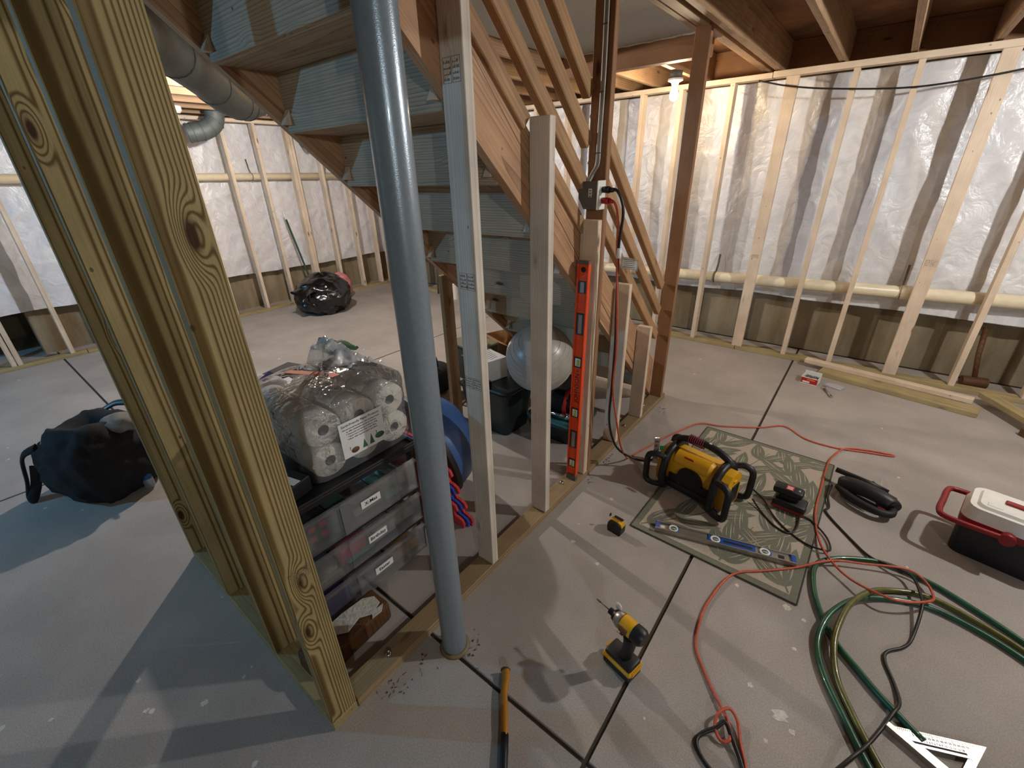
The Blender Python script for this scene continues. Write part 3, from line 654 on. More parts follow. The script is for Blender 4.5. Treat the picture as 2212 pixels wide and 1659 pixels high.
bm = nb(); grid_sheet(bm, 8, 4, lambda u, v: Vector((.01+.085*u, .01+.004*math.sin(u*4), -.025+.05*v-.008*u*u))); bmesh.ops.solidify(bm, geom=bm.faces[:], thickness=.0006); build('paper_tag', bm, M['white_lab'], t)
bm = nb(); cyl(bm, (0, .0, .02), (0, .0, .065), .012, seg=10); build('label_sleeve', bm, M['white_lab'], t)
for k in range(5):
    bm = nb(); box(bm, (.055-.006*(k % 2), .0008, .0025), (.052, .0065, -.016+k*.008)); build('print_line', bm, M['core'], t)
#@@OBJECTS@@
# ================================================================== OBJECTS ON THE OPEN FLOOR
def at_frame(o): return o
# ---- rug
rug = thing('area_rug', 'small sage green rug with cream leaf pattern lying under the yellow radio', 'rug', (-.215, 2.27, 0), math.radians(-1.5))
RW, RL = .735, 1.20
bm = nb(); box(bm, (RW, RL, .006), (0, 0, .003), bev=.002); build('rug_body', bm, M['rug_green'], rug)
bm = nb()
for sx in (-1, 1): box(bm, (.007, RL+.004, .0085), (sx*(RW/2), 0, .0042), bev=.003)
for sy in (-1, 1): box(bm, (RW+.004, .007, .0085), (0, sy*(RL/2), .0042), bev=.003)
build('binding', bm, M['rug_edge'], rug)
bm = nb(); rnd = random.Random(3)
hx, hy = RW/2-.032, RL/2-.035
box(bm, (2*hx, 2*hy, .0004), (0, 0, .0063)); build('cream_field', bm, M['rug_cream'], rug)
def clipin(p): return Vector((max(-hx, min(hx, p[0])), max(-hy, min(hy, p[1])), p[2]))
def leaf(bm, base, ang, L_, W_, z, bend=.25, n=9):
    d = Vector((math.cos(ang), math.sin(ang), 0)); q = Vector((-d.y, d.x, 0)); A = []; C = []
    for i in range(n+1):
        t = i/n; wv = W_*math.sin(math.pi*t**.8)**.9*.5
        c = Vector((base[0], base[1], 0))+d*L_*t+q*bend*L_*math.sin(t*math.pi*.5)*t
        A.append(bm.verts.new(clipin(Vector((*(c+q*wv)[:2], z))))); C.append(bm.verts.new(clipin(Vector((*(c-q*wv)[:2], z)))))
    for i in range(n):
        try: bm.faces.new((A[i], A[i+1], C[i+1], C[i]))
        except ValueError: pass
def strip(bm, pts, w_, z):
    P = [Vector(p) for p in pts]; A = []; C = []
    for i, p in enumerate(P):
        d = (P[min(i+1, len(P)-1)]-P[max(i-1, 0)]).normalized(); q = Vector((-d.y, d.x, 0)); t = i/(len(P)-1)
        A.append(bm.verts.new(clipin(Vector((*(p+q*w_*(1-.5*t))[:2], z))))); C.append(bm.verts.new(clipin(Vector((*(p-q*w_*(1-.5*t))[:2], z)))))
    for i in range(len(P)-1): bm.faces.new((A[i], A[i+1], C[i+1], C[i]))
gbm, vbm = nb(), nb()
lz = 0.0
stems = [[(-.33, -.56), (-.16, -.36), (.0, -.12), (.10, .10)], [(.33, -.56), (.22, -.34), (.24, -.12), (.33, .04)], [(-.33, -.22), (-.22, .02), (-.06, .22), (.04, .50)], [(.33, .10), (.22, .26), (.14, .42), (.26, .56)], [(-.34, .22), (-.26, .36), (-.18, .56)], [(.05, -.56), (.08, -.40), (.12, -.24)]]
for S in stems:
    P = crom([(x, y, 0) for x, y in S], 8); strip(gbm, P, .0045, .0068)
    for i in range(1, len(P)-1, 5):
        d = (P[i+1]-P[i]).normalized(); a0 = math.atan2(d.y, d.x)
        for sgn in (-1, 1):
            lz = lz+.000012; L_ = rnd.uniform(.19, .26); W_ = rnd.uniform(.066, .088); a = a0+sgn*rnd.uniform(.55, .80); bd = -sgn*rnd.uniform(.15, .3)
            leaf(gbm, P[i], a, L_, W_, .0069+lz, bd)
            for off, l0, l1, ww in ((.0, .16, .66, .0060), (.24, .30, .42, .0045), (-.22, .38, .36, .0045)):
                b2 = P[i]+Vector((math.cos(a), math.sin(a), 0))*L_*l0+Vector((-math.sin(a), math.cos(a), 0))*(W_*off+bd*L_*l0*l0)
                leaf(vbm, (b2.x, b2.y), a+bd*.5, L_*l1, ww, .0082+lz, bd*.6)
build('leaf_pattern', gbm, M['rug_green'], rug); build('leaf_veins', vbm, M['rug_cream'], rug)

# ---- jobsite radio
R_ = thing('jobsite_radio', 'yellow and black jobsite radio with tubular bumper bars standing on the rug', 'radio', (-.425, 2.125, .008), math.radians(-12))
bm = nb(); box(bm, (.30, .15, .19), (0, 0, .135), bev=.03, seg=3); build('body', bm, M['yellow'], R_, smooth='auto')
bm = nb(); box(bm, (.28, .19, .05), (0, 0, .045), bev=.015, seg=2); build('base_skid', bm, M['black'], R_, smooth='auto')
bm = nb(); cyl(bm, (-.10, -.035, .205), (.085, -.035, .205), .048, .048, 18); cyl(bm, (.085, -.035, .205), (.10, -.035, .205), .048, .036, 18); build('tube_housing', bm, M['yellow'], R_, smooth='auto')
bm = nb(); T = Matrix.Translation((.0, -.076, .115)) @ Matrix.Rotation(math.pi/2, 4, 'X'); lathe(bm, [(0, .006), (.052, .006), (.070, .014), (.074, 0)], 24, T=T); build('speaker_grille', bm, M['black_soft'], R_, smooth='auto')
bm = nb(); box(bm, (.05, .004, .014), (-.02, -.082, .245), rot=Euler((.5, 0, 0))); build('red_sticker', bm, M['red'], R_)
for sx in (1, -1):
    # end cap
    bm = nb(); prism(bm, [(-.075, .03), (.075, .03), (.085, .09), (.070, .20), (.035, .225), (-.035, .225), (-.070, .20), (-.085, .09)], sx*.145, sx*.195, 'X'); cap = build('end_cap', bm, M['yellow'], R_)
    for k in range(6):
        bm = nb(); box(bm, (.010, .026, .014), (sx*.197, -.062, .055+k*.022), bev=.004); build('rib', bm, M['yellow'], cap)
    bm = nb(); box(bm, (.006, .075, .11), (sx*.197, .020, .10), bev=.002); build('dark_panel', bm, M['black'], cap)
    bm = nb(); box(bm, (.012, .03, .012), (sx*.196, 0, .185), bev=.003); build('latch', bm, M['yellow'], cap)
    # arched collar between the body and the end
    bm = nb(); tube(bm, crom([(sx*.135, -.10, .02), (sx*.14, -.115, .10), (sx*.14, -.085, .215), (sx*.14, 0, .25), (sx*.14, .085, .215), (sx*.14, .115, .10), (sx*.135, .10, .02)], 5), .021, 10); build('collar', bm, M['black'], R_)
    for sy in (-1, 1):
        bm = nb(); tube(bm, crom([(sx*.14, sy*.10, .205), (sx*.185, sy*.122, .215), (sx*.225, sy*.132, .19), (sx*.228, sy*.134, .11), (sx*.222, sy*.132, .035), (sx*.18, sy*.12, .022), (sx*.13, sy*.10, .028)], 5), .017, 10); build('bumper_bar', bm, M['black'], R_)
bm = nb(); tube(bm, crom([(-.16, .02, .245), (-.12, .02, .285), (-.03, .02, .305), (.06, .02, .30), (.13, .02, .275), (.16, .02, .245)], 6), .019, 10); build('carry_handle', bm, M['black'], R_)
bm = nb(); tube(bm, [(-.085+i*.0016, .02+.024*math.cos(i*.9), .300+.024*math.sin(i*.9)) for i in range(56)], .0035, 5); build('wrapped_string', bm, M['darkred'], R_)
bm = nb(); ellipsoid(bm, (.03, .02, .322), (.009, .006, .003), 2); build('paint_drip', bm, M['white'], R_)
bm = nb(); box(bm, (.24, .012, .075), (0, -.078, .075), bev=.005); build('front_panel', bm, M['black'], R_)
# chrome bracket leaning on the radio bumper
t = thing('chrome_bracket', 'slim slotted chrome bracket standing against the radio bumper bar', 'bracket', (-.640, 2.06, .165), rot=(.06, -.04, .5))
bm = nb(); box(bm, (.028, .010, .155), (0, 0, .0775), bev=.002); build('bar', bm, M['chrome'], t)
for k, h in ((.03, .026), (.07, .020), (.105, .020), (.135, .014)):
    bm = nb(); box(bm, (.017, .003, h), (-.002, -.0055, k), bev=.001); build('slot', bm, M['ink_brown2'], t)
bm = nb(); box(bm, (.022, .003, .030), (.030, .004, .085)); build('green_flag', bm, M['green'], t)
# ---- battery charger
t = thing('battery_charger', 'black battery charger with red trimmed battery on the right half of the rug', 'charger', (.012, 2.285, .008), math.radians(-4))
bm = nb(); box(bm, (.15, .095, .055), (0, 0, .03), bev=.012, seg=2); ch = build('charger_base', bm, M['black'], t, smooth='auto')
bm = nb(); box(bm, (.152, .006, .016), (0, -.046, .018), bev=.003); build('red_trim', bm, M['red_cool'], ch)
bm = nb(); box(bm, (.005, .03, .03), (.0755, 0, .03), bev=.002); build('side_plug', bm, M['alu'], ch)
bm = nb(); box(bm, (.09, .05, .022), (-.01, .005, .066), bev=.006); build('dock', bm, M['black_soft'], t)
bm = nb(); box(bm, (.135, .068, .040), (-.020, .012, .096), bev=.012, seg=2); bt = build('battery', bm, M['black'], t, smooth='auto')
bm = nb(); box(bm, (.034, .046, .0012), (-.016, .008, .1165)); build('red_badge', bm, M['red'], bt)
for k in range(3):
    bm = nb(); box(bm, (.026, .004, .0006), (-.016, -.004+k*.010, .1174)); build('badge_print', bm, M['white_lab'], bt)
text('volt_mark', '4', .022, (.026, .008, .1168), (0, 0, 1), (0, 1, 0), M['white_lab'], bt)
cord('charger_cable', 'thin black charger cord looping over the rug edge beside the battery charger', [(.06, 2.245, .02), (.12, 2.24, .012), (.19, 2.16, .012), (.215, 2.08, .012), (.19, 2.045, .02), (.12, 2.05, .012), (.03, 2.10, .012), (-.04, 2.17, .014), (-.10, 2.26, .02), (-.17, 2.31, .03)], .0045, M['cord'])
cord('radio_cable', 'thin black lead running from the radio to the charger along the rug', [(-.15, 2.22, .03), (-.10, 2.17, .014), (-.03, 2.10, .012), (.03, 2.075, .012), (.06, 2.10, .012), (.07, 2.16, .014), (.068, 2.235, .02)], .0045, M['cord'])
# ---- blue level
lv = Vector((.098, 1.893, 0))-Vector((-.492, 1.735, 0)); LL = lv.length
t = thing('spirit_level', 'blue and aluminium spirit level lying across the near edge of the rug', 'spirit level', (-.492, 1.735, .008), math.atan2(lv.y, lv.x))
bm = nb(); box(bm, (LL, .044, .008), (LL/2, 0, .012)); build('web', bm, M['alu'], t)
for sy in (-1, 1):
    bm = nb(); box(bm, (LL, .005, .026), (LL/2, sy*.0245, .013), bev=.001); build('rail', bm, M['alu'], t)
for x in (.010, LL-.010):
    bm = nb(); box(bm, (.020, .046, .0255), (x, 0, .0135), bev=.002); build('end_cap', bm, M['blue_level'], t)
bm = nb(); box(bm, (.205, .043, .012), (.345, 0, .016), bev=.002); gr = build('grip_insert', bm, M['blue_level'], t)
bm = nb(); prism(bm, [(.315+.0, -.006), (.43, -.006), (.437, 0), (.43, .008), (.315, .008), (.308, 0)], .0215, .0228); build('hand_hole', bm, M['navy'], gr)
def vial_ring(x, blue=True):
    if blue:
        bm = nb(); lathe(bm, [(0, .0), (.0235, .0), (.0235, .006), (0, .006)], 24, (x+.005, 0, .016)); build('vial_surround', bm, M['blue_level'], t)
    bm = nb(); lathe(bm, [(.014, .0), (.0225, .0), (.0225, .0085), (.0135, .0085), (.0135, .0)], 24, (x, 0, .0155)); build('vial_ring', bm, M['white_lab'], t)
    bm = nb(); cyl(bm, (x-.012, 0, .019), (x+.012, 0, .019), .0055, seg=10); build('vial', bm, M['vial'], t)
    bm = nb(); lathe(bm, [(0, .0), (.0135, .0), (.0135, .001), (0, .001)], 20, (x, 0, .0165)); build('vial_recess', bm, M['ink_brown2'], t)
vial_ring(.085); vial_ring(.275, False); vial_ring(.485)
bm = nb(); box(bm, (.024, .018, .002), (.553, 0, .0172), bev=.0008); build('hang_hole', bm, M['ink'], t)
bm = nb(); box(bm, (.018, .018, .0006), (.036, 0, .0165)); build('sticker', bm, M['white_lab'], t)
# ---- tape measure
t = thing('tape_measure', 'small yellow and black tape measure on the bare floor left of the rug', 'tape measure', (-.640, 1.602, 0), math.radians(-6))
prof = [(-.036, 0.0), (.030, 0.0), (.036, .008), (.037, .045), (.030, .062), (.012, .070), (-.022, .070), (-.036, .055), (-.040, .030)]
bm = nb(); prism(bm, prof, -.022, .022, 'Y'); build('case', bm, M['black'], t)
bm = nb(); prism(bm, [(x*.96, .004+z*.94) for x, z in prof], -.0215+.0, .0215, 'Y', T=Matrix.Translation((0, .003, .005)) @ Matrix.Diagonal((1.02, .80, 1.0, 1))); build('yellow_shell', bm, M['yellow'], t)
bm = nb(); box(bm, (.050, .014, .006), (.004, .012, .078), bev=.002); build('belt_clip', bm, M['black'], t)
bm = nb(); box(bm, (.005, .012, .014), (-.043, .008, .076)); build('lock_button', bm, M['black'], t)
text('case_lettering', 'DEWALT', .010, (-.002, -.002, .0765), (0, -.3, 1), (0, 1, .3), M['ink'], t)
text('case_lettering', 'XTREME', .009, (-.002, -.011, .0755), (0, -.3, 1), (0, 1, .3), M['ink'], t)
# ---- impact driver
t = thing('impact_driver', 'yellow and black cordless impact driver standing upright on its battery', 'power drill', (-.327, 1.003, 0), math.radians(-13))
bm = nb(); box(bm, (.118, .074, .030), (0, 0, .017), bev=.006); bt = build('battery', bm, M['black'], t)
bm = nb(); box(bm, (.122, .078, .020), (0, 0, .042), bev=.006); build('battery_shell', bm, M['yellow'], bt)
bm = nb(); box(bm, (.050, .030, .006), (-.040, 0, .0555), bev=.002); build('release_tab', bm, M['yellow'], bt)
bm = nb(); box(bm, (.016, .016, .003), (-.040, -.002, .0595)); build('release_latch', bm, M['black'], bt)
bm = nb(); box(bm, (.006, .05, .018), (.0605, 0, .042), bev=.001); rb = build('battery_end', bm, M['yellow'], bt)
bm = nb(); box(bm, (.112, .070, .024), (.0, 0, .060), bev=.010, seg=2); build('foot', bm, M['black'], t, smooth='auto')
bm = nb(); tube(bm, crom([(.008, 0, .062), (.014, 0, .10), (.020, 0, .14), (.022, 0, .185)], 5), [.026, .025, .024, .0235, .023, .0225, .022, .022, .022, .022, .0225, .023, .0235, .024, .025, .026], 12, flat=.78); build('grip', bm, M['black'], t)
bm = nb(); box(bm, (.016, .016, .03), (-.012, 0, .178), rot=Euler((0, .15, 0)), bev=.004); build('trigger', bm, M['red_cool'], t)
X = lambda x: Matrix.Translation((x, 0, .225)) @ Matrix.Rotation(-math.pi/2, 4, 'Y')
bm = nb(); lathe(bm, [(0, -.050), (.022, -.050), (.030, -.040), (.031, .010), (.030, .028), (0, .028)], 20, T=X(.012)); mh = build('motor_housing', bm, M['yellow'], t, smooth='auto')
bm = nb(); lathe(bm, [(0, -.022), (.024, -.022), (.0315, -.012), (.0315, .018), (0, .018)], 20, T=X(.050)); build('rear_cap', bm, M['black'], t, smooth='auto')
bm = nb(); lathe(bm, [(.030, .0), (.030, .010), (.024, .024), (.016, .032), (0, .032)], 20, T=X(-.018)); build('nose_cone', bm, M['alu'], t, smooth='auto')
bm = nb(); lathe(bm, [(0, .0), (.024, .0), (.019, .014), (.012, .016), (.012, .034), (0, .034)], 16, T=X(-.040)); build('collet', bm, M['black'], t, smooth='auto')
bm = nb(); cyl(bm, (-.070, 0, .225), (-.118, 0, .225), .0022, seg=8); cyl(bm, (-.118, 0, .225), (-.134, 0, .225), .0042, .003, 8); build('drill_bit', bm, M['strap'], t)
bm = nb(); box(bm, (.036, .006, .028), (.004, -.029, .228), bev=.004); build('side_badge', bm, M['ink_brown2'], mh)
text('side_lettering', 'DEWALT', .013, (.010, -.0315, .205), (0, -1, -.2), (0, -.2, 1), M['ink'], mh)
bm = nb(); ellipsoid(bm, (-.052, .018, .252), (.014, .006, .016), 2); build('paper_flag', bm, M['white_lab'], t)
# ---- hammer
hd = Vector((-.474+.642, .496-.72, 0)).normalized(); ha = math.atan2(hd.y, hd.x)
t = thing('claw_hammer', 'hammer with varnished yellow wooden handle and black neck at the bottom edge', 'hammer', (-.648, .728, .018), ha)
bm = nb(); p = crom([(0, 0, 0), (.03, .002, 0), (.08, -.003, 0), (.13, 0, 0), (.19, .003, 0), (.225, .004, 0)], 4); tube(bm, p, [.0170, .0172, .0170, .0165, .016, .0155, .015, .0145, .0142, .014, .0142, .0145, .0147, .0147, .0145, .014, .013, .012, .011, .010, .009][:len(p)], 12, flat=.8); build('handle', bm, M['wood_handle'], t)
bm = nb(); tube(bm, [(.20, .004, -.002), (.25, .004, -.001), (.33, .004, 0), (.40, .004, 0)], [.013, .013, .011, .010], 10); build('neck', bm, M['black'], t)
bm = nb(); cyl(bm, (-.001, 0, 0), (.004, 0, 0), .0175, seg=14); build('butt_cap', bm, M['rot'], t)
bm = nb(); box(bm, (.03, .09, .028), (.405, .01, .002), bev=.006); cyl(bm, (.405, -.03, .002), (.405, -.065, .002), .0125, .015, 14); build('head', bm, M['black'], t)
# ---- jigsaw lying on its side
t = thing('jigsaw', 'black corded jigsaw lying on its side right of the rug', 'saw', (.315, 2.575, 0), math.radians(-14))
bm = nb(); p = crom([(-.125, .005, .050), (-.09, .010, .055), (-.02, .008, .057), (.06, .004, .057), (.115, -.002, .052), (.13, -.012, .048)], 4); n = len(p)
tube(bm, p, [.030+.024*math.sin(math.pi*(i/(n-1))**.8) for i in range(n)], 14, flat=1.1); build('motor_body', bm, M['black'], t)
bm = nb(); tube(bm, crom([(-.115, -.015, .045), (-.07, -.055, .046), (0, -.085, .046), (.08, -.095, .046), (.128, -.07, .044), (.128, -.02, .042)], 5), .019, 12); build('handle', bm, M['black_soft'], t)
bm = nb(); tube(bm, [(-.10, -.02, .058), (-.02, -.045, .06), (.06, -.06, .062)], .004, 6); build('seam', bm, M['core'], t)
bm = nb(); box(bm, (.03, .006, .014), (.09, -.080, .058), bev=.002); build('trigger', bm, M['red'], t)
bm = nb(); tube(bm, [(-.165, .072, .085), (-.02, .080, .080), (.075, .085, .070)], [.015, .014, .011], 10); build('shoe_bar', bm, M['black'], t); bm = nb(); box(bm, (.17, .008, .066), (-.02, .076, .045), bev=.003); build('shoe_plate', bm, M['black'], t)
bm = nb(); prism(bm, [(-.012, .080), (.012, .080), (.004, .108), (-.004, .108)], .070, .084); build('shoe_lever', bm, M['black'], t)
bm = nb(); box(bm, (.060, .026, .044), (.088, .078, .038), rot=Euler((0, 0, -.3)), bev=.005); build('blade_guard', bm, M['rot'], t)
poly = [(.068, .09), (.076, .09)]+[(.076+.004*(i % 2), .10+i*.0095) for i in range(15)]+[(.066, .245)]
bm = nb(); prism(bm, poly, .030, .0325, T=Matrix.Rotation(math.radians(14), 4, 'Z')); build('blade', bm, M['alu'], t)
for k in range(4):
    bm = nb(); box(bm, (.007, .016, .003), (.035+k*.016, .006, .1095-.0022*k), bev=.001); build('vent_slot', bm, M['ink'], t)
bm = nb(); box(bm, (.022, .014, .001), (-.03, .028, .106), rot=Euler((-.45, 0, -.1))); build('red_badge', bm, M['red'], t)
# ---- cooler
t = thing('cooler', 'small navy and red picnic cooler with white lid at the right edge', 'cooler', (.805, 2.50, 0), math.radians(-12))
def taper(bm, w0, d0, w1, d1, z0, z1, rad=.03, mi=0):
    def ring(w_, d_, z_):
        o = []
        for cx_, cy_, a0 in ((w_/2-rad, d_/2-rad, 0), (-w_/2+rad, d_/2-rad, 90), (-w_/2+rad, -d_/2+rad, 180), (w_/2-rad, -d_/2+rad, 270)):
            for k in range(5): a = math.radians(a0+k*22.5); o.append(bm.verts.new((cx_+rad*math.cos(a), cy_+rad*math.sin(a), z_)))
        return o
    A, C = ring(w0, d0, z0), ring(w1, d1, z1); n = len(A)
    for i in range(n): bm.faces.new((A[i], A[(i+1) % n], C[(i+1) % n], C[i]))
    bm.faces.new(A[::-1]); bm.faces.new(C)
bm = nb(); taper(bm, .29, .22, .31, .235, 0, .165, .04); build('tub', bm, M['navy'], t)
bm = nb(); taper(bm, .318, .243, .322, .247, .165, .198, .04); build('collar', bm, M['red_cool'], t)
bm = nb(); taper(bm, .318, .243, .292, .21, .198, .252, .045); taper(bm, .25, .175, .235, .16, .252, .264, .03); lid = build('lid', bm, M['white'], t)
bm = nb(); box(bm, (.13, .034, .010), (.02, .01, .268), bev=.004); build('latch_bar', bm, M['red_cool'], lid)
bm = nb(); box(bm, (.05, .03, .004), (-.07, -.05, .264), bev=.002); build('lid_step', bm, M['white'], lid)
bm = nb(); tube(bm, crom([(.0, -.140, .182), (-.08, -.142, .178), (-.19, -.140, .175), (-.222, -.11, .178), (-.224, 0, .180), (-.222, .11, .178), (-.19, .140, .175), (-.08, .142, .178), (0, .140, .182)], 4), .013, 8); hb = build('swing_handle', bm, M['red_cool'], t)
for sy in (-1, 1):
    bm = nb(); cyl(bm, (0, sy*.122, .180), (0, sy*.153, .180), .026, seg=20); build('pivot', bm, M['red_cool'], hb)
# ---- speed square
a_, b_, c_ = Vector((.428, 1.333, 0)), Vector((.668, 1.438, 0)), Vector((.604, 1.258, 0))
t = thing('speed_square', 'aluminium triangular rafter square with engraved scales lying by the hose', 'square', (.428, 1.333, 0)); q = lambda v: ((v-a_).x, (v-a_).y)
ctr = (a_+b_+c_)/3-a_
bm = nb()
O3 = [Vector((*q(v), 0)) for v in (a_, b_, c_)]
def frame_tri(bm, O, I, z0, z1):
    n = len(O); V = lambda P_, z_: [bm.verts.new((p.x, p.y, z_)) for p in P_]
    o0, o1, i0, i1 = V(O, z0), V(O, z1), V(I, z0), V(I, z1)
    for k in range(n):
        j = (k+1) % n
        bm.faces.new((o1[k], o1[j], i1[j], i1[k])); bm.faces.new((o0[j], o0[k], i0[k], i0[j])); bm.faces.new((o0[k], o0[j], o1[j], o1[k])); bm.faces.new((i0[j], i0[k], i1[k], i1[j]))
G = Vector((ctr.x, ctr.y, 0))
I3 = [G+(p-G)*.42+Vector((.012, -.016, 0)) for p in O3]
frame_tri(bm, O3, I3, .012, .016); pl = build('plate', bm, M['alu'], t)
e = (O3[2]-O3[0]); ang = math.atan2(e.y, e.x)
bm = nb(); box(bm, (e.length, .020, .024), ((O3[0]+O3[2])/2)+Vector((0, 0, .012)), rot=Matrix.Rotation(ang, 3, 'Z'), bev=.001); build('fence', bm, M['alu'], t)
h = O3[1]-O3[0]; hn = h.normalized(); pn = Vector((hn.y, -hn.x, 0))
bm = nb()
for k in range(46):
    c0 = O3[0]+h*(.05+.02*k)+pn*.002; ln = .009 if k % 5 == 0 else .005; box(bm, (.0009, ln, .0004), c0+pn*ln/2+Vector((0, 0, .0162)), rot=Matrix.Rotation(math.atan2(h.y, h.x), 3, 'Z'))
build('scale_marks', bm, M['ink'], pl)
bm = nb(); box(bm, (h.length*.58, .006, .0006), O3[0]+h*.45+pn*.036+Vector((0, 0, .0161)), rot=Matrix.Rotation(math.atan2(h.y, h.x), 3, 'Z'), bev=.0002); build('scribe_slot', bm, M['ink'], pl)
for r_, row in enumerate(('5 10 15 20 25 30 35 40 45 50 55 60 65 70', '1 2 3 4 5 6 7 8 9 10 12 14 16 18')):
    text('scale_numbers', row, .0085, O3[0]+h*.52+pn*(.016+.012*r_)+Vector((0, 0, .0164)), (0, 0, 1), (-hn.y, hn.x, 0), M['ink'], pl)
text('scale_numbers', 'COMMON TOP CUTS', .0075, O3[0]+h*.62+pn*.050+Vector((0, 0, .0164)), (0, 0, 1), (-hn.y, hn.x, 0), M['ink'], pl)
# ---- garden hose
t = thing('garden_hose', 'green garden hose coiled loosely at the right of the floor', 'hose', (.30, 1.6, 0)); o0 = Vector((.30, 1.6, 0))
HZ = .0115
bm = nb(); pts = [(.52, 1.345, HZ), (.413, 1.426, HZ), (.346, 1.49, HZ), (.28, 1.556, HZ), (.222, 1.66, HZ), (.180, 1.79, HZ), (.172, 1.93, HZ), (.225, 2.015, HZ), (.317, 2.085, HZ), (.416, 2.124, HZ), (.558, 2.113, HZ), (.696, 2.052, HZ), (.829, 1.972, HZ), (1.0, 1.84, HZ), (1.15, 1.66, HZ), (1.18, 1.45, HZ), (1.08, 1.25, HZ), (.9, 1.1, HZ), (.68, 1.05, HZ), (.5, 1.1, HZ)]
tube(bm, [p-o0 for p in crom(pts, 6)], .0112, 10); build('outer_loop', bm, M['hose'], t)
bm = nb(); pts = [(.46, 1.07, HZ), (.385, 1.170, HZ), (.325, 1.268, HZ), (.255, 1.393, HZ), (.222, 1.51, HZ+.004), (.232, 1.62, HZ+.02), (.272, 1.73, HZ+.022), (.335, 1.83, HZ+.01), (.42, 1.905, HZ), (.552, 1.958, HZ), (.687, 1.94, HZ), (.817, 1.882, HZ), (.98, 1.76, HZ), (1.10, 1.6, HZ), (1.12, 1.42, HZ), (1.02, 1.22, HZ), (.86, 1.10, HZ+.02), (.70, 1.02, HZ+.03), (.56, .98, HZ+.02)]
tube(bm, [p-o0 for p in crom(pts, 6)], .0112, 10); build('middle_loop', bm, M['hose'], t)
bm = nb(); pts = [(.50, 1.07, HZ), (.415, 1.185, HZ), (.345, 1.30, HZ), (.292, 1.41, HZ), (.268, 1.53, HZ+.022), (.278, 1.65, HZ+.034), (.305, 1.76, HZ+.034), (.36, 1.875, HZ+.022), (.434, 1.965, HZ), (.555, 2.018, HZ), (.692, 1.988, HZ), (.824, 1.926, HZ), (.99, 1.80, HZ), (1.125, 1.63, HZ), (1.15, 1.44, HZ), (1.05, 1.235, HZ)]
tube(bm, [p-o0 for p in crom(pts, 6)], .0112, 10); build('inner_loop', bm, M['hose_y'], t)
# ---- things near the far wall
t = thing('screw_box', 'open white box of bolts with red label on the floor near the far wall', 'box', (-.10, 4.10, 0), math.radians(-8))
bm = nb(); 
for c_, s_ in (((0, 0, .003), (.12, .10, .006)), ((0, -.047, .03), (.12, .004, .055)), ((0, .047, .04), (.12, .004, .085)), ((-.058, 0, .03), (.004, .098, .06)), ((.058, 0, .03), (.004, .098, .06))): box(bm, s_, c_)
build('tray', bm, M['white'], t)
bm = nb(); box(bm, (.116, .001, .046), (0, -.0497, .029)); lb_ = build('red_label', bm, M['red'], t)
bm = nb(); box(bm, (.05, .0006, .014), (-.02, -.0505, .018)); build('label_panel', bm, M['white_lab'], lb_)
bm = nb(); box(bm, (.06, .0006, .012), (.012, -.0505, .040)); build('label_band', bm, M['ink_orange'], lb_)
for k in range(6):
    bm = nb(); cyl(bm, (-.045+k*.018, -.03+.02*(k % 3), .036), (-.03+k*.016, .02, .050), .010, .008, 8); build('bolt', bm, M['boxgrey'], t)
t = thing('ratchet_wrench', 'chrome ratchet wrench lying on the floor beside the white bolt box', 'wrench', (.0, 4.02, .01), math.atan2(3.865-4.02, .072))
bm = nb(); tube(bm, [(.02, 0, 0), (.09, 0, .002), (.165, 0, 0)], [.008, .007, .010], 10); build('handle', bm, M['chrome'], t)
bm = nb(); lathe(bm, [(0, -.01), (.019, -.01), (.020, .008), (.012, .012), (0, .012)], 20); build('head', bm, M['chrome'], t, smooth='auto')
t = thing('clear_packet', 'flat clear plastic packet lying behind the ratchet wrench', 'packet', (.065, 4.11, 0), math.radians(-20))
bm = nb(); box(bm, (.12, .075, .010), (0, 0, .006), bev=.003); build('sleeve', bm, M['film_w'], t)
bm = nb(); box(bm, (.10, .055, .002), (0, 0, .006)); build('card', bm, M['mag'], t)
def lumber(name, label, p0, p1, w_, h_, mat):
    p0, p1 = Vector(p0), Vector(p1); L_ = (p1-p0).length; d = (p1-p0).normalized()
    zz = Vector((0, 0, 1)); y = zz.cross(d).normalized(); z2 = d.cross(y)
    bm = nb(); box(bm, (h_, w_, L_), (h_/2, 0, 0), bev=.003)
    o = build(name, bm, mat, None); o.matrix_world = Matrix.Translation((p0+p1)/2) @ Matrix((z2, y, d)).transposed().to_4x4()
    return tag(o, label, 'lumber')
lumber('wood_plank', 'olive treated board lying flat in front of the far wall plate', (-.06, 4.365, 0), (.915, 4.15, 0), .14, .038, M['pt_pale'])
lumber('wood_stud', 'pale pine stud lying on top of the olive treated board', (-.19, 4.475, .0382), (.885, 4.265, .0382), .06, .038, M['pine'])
lumber('wood_plank', 'olive board lying on a slant at the right edge of the floor', (.955, 4.40, .055), (1.32, 3.72, .055), .089, .038, M['pt_pale'])
lumber('wood_offcut', 'short dark block propping the slanted olive board', (1.10, 3.93, 0), (1.22, 4.02, 0), .06, .055, M['rot'])
t = thing('sledge_hammer', 'dark sledge hammer standing on its head against the far concrete wall', 'hammer', (.93, 4.72, 0))
bm = nb(); cyl(bm, (-.075, -.015, .045), (.075, .015, .045), .042, .042, 14); build('head', bm, M['rot'], t, smooth='auto')
bm = nb(); tube(bm, [(0, 0, .05), (-.03, .06, .25), (-.045, .12, .46)], [.017, .018, .019], 10); build('handle', bm, M['rot'], t)
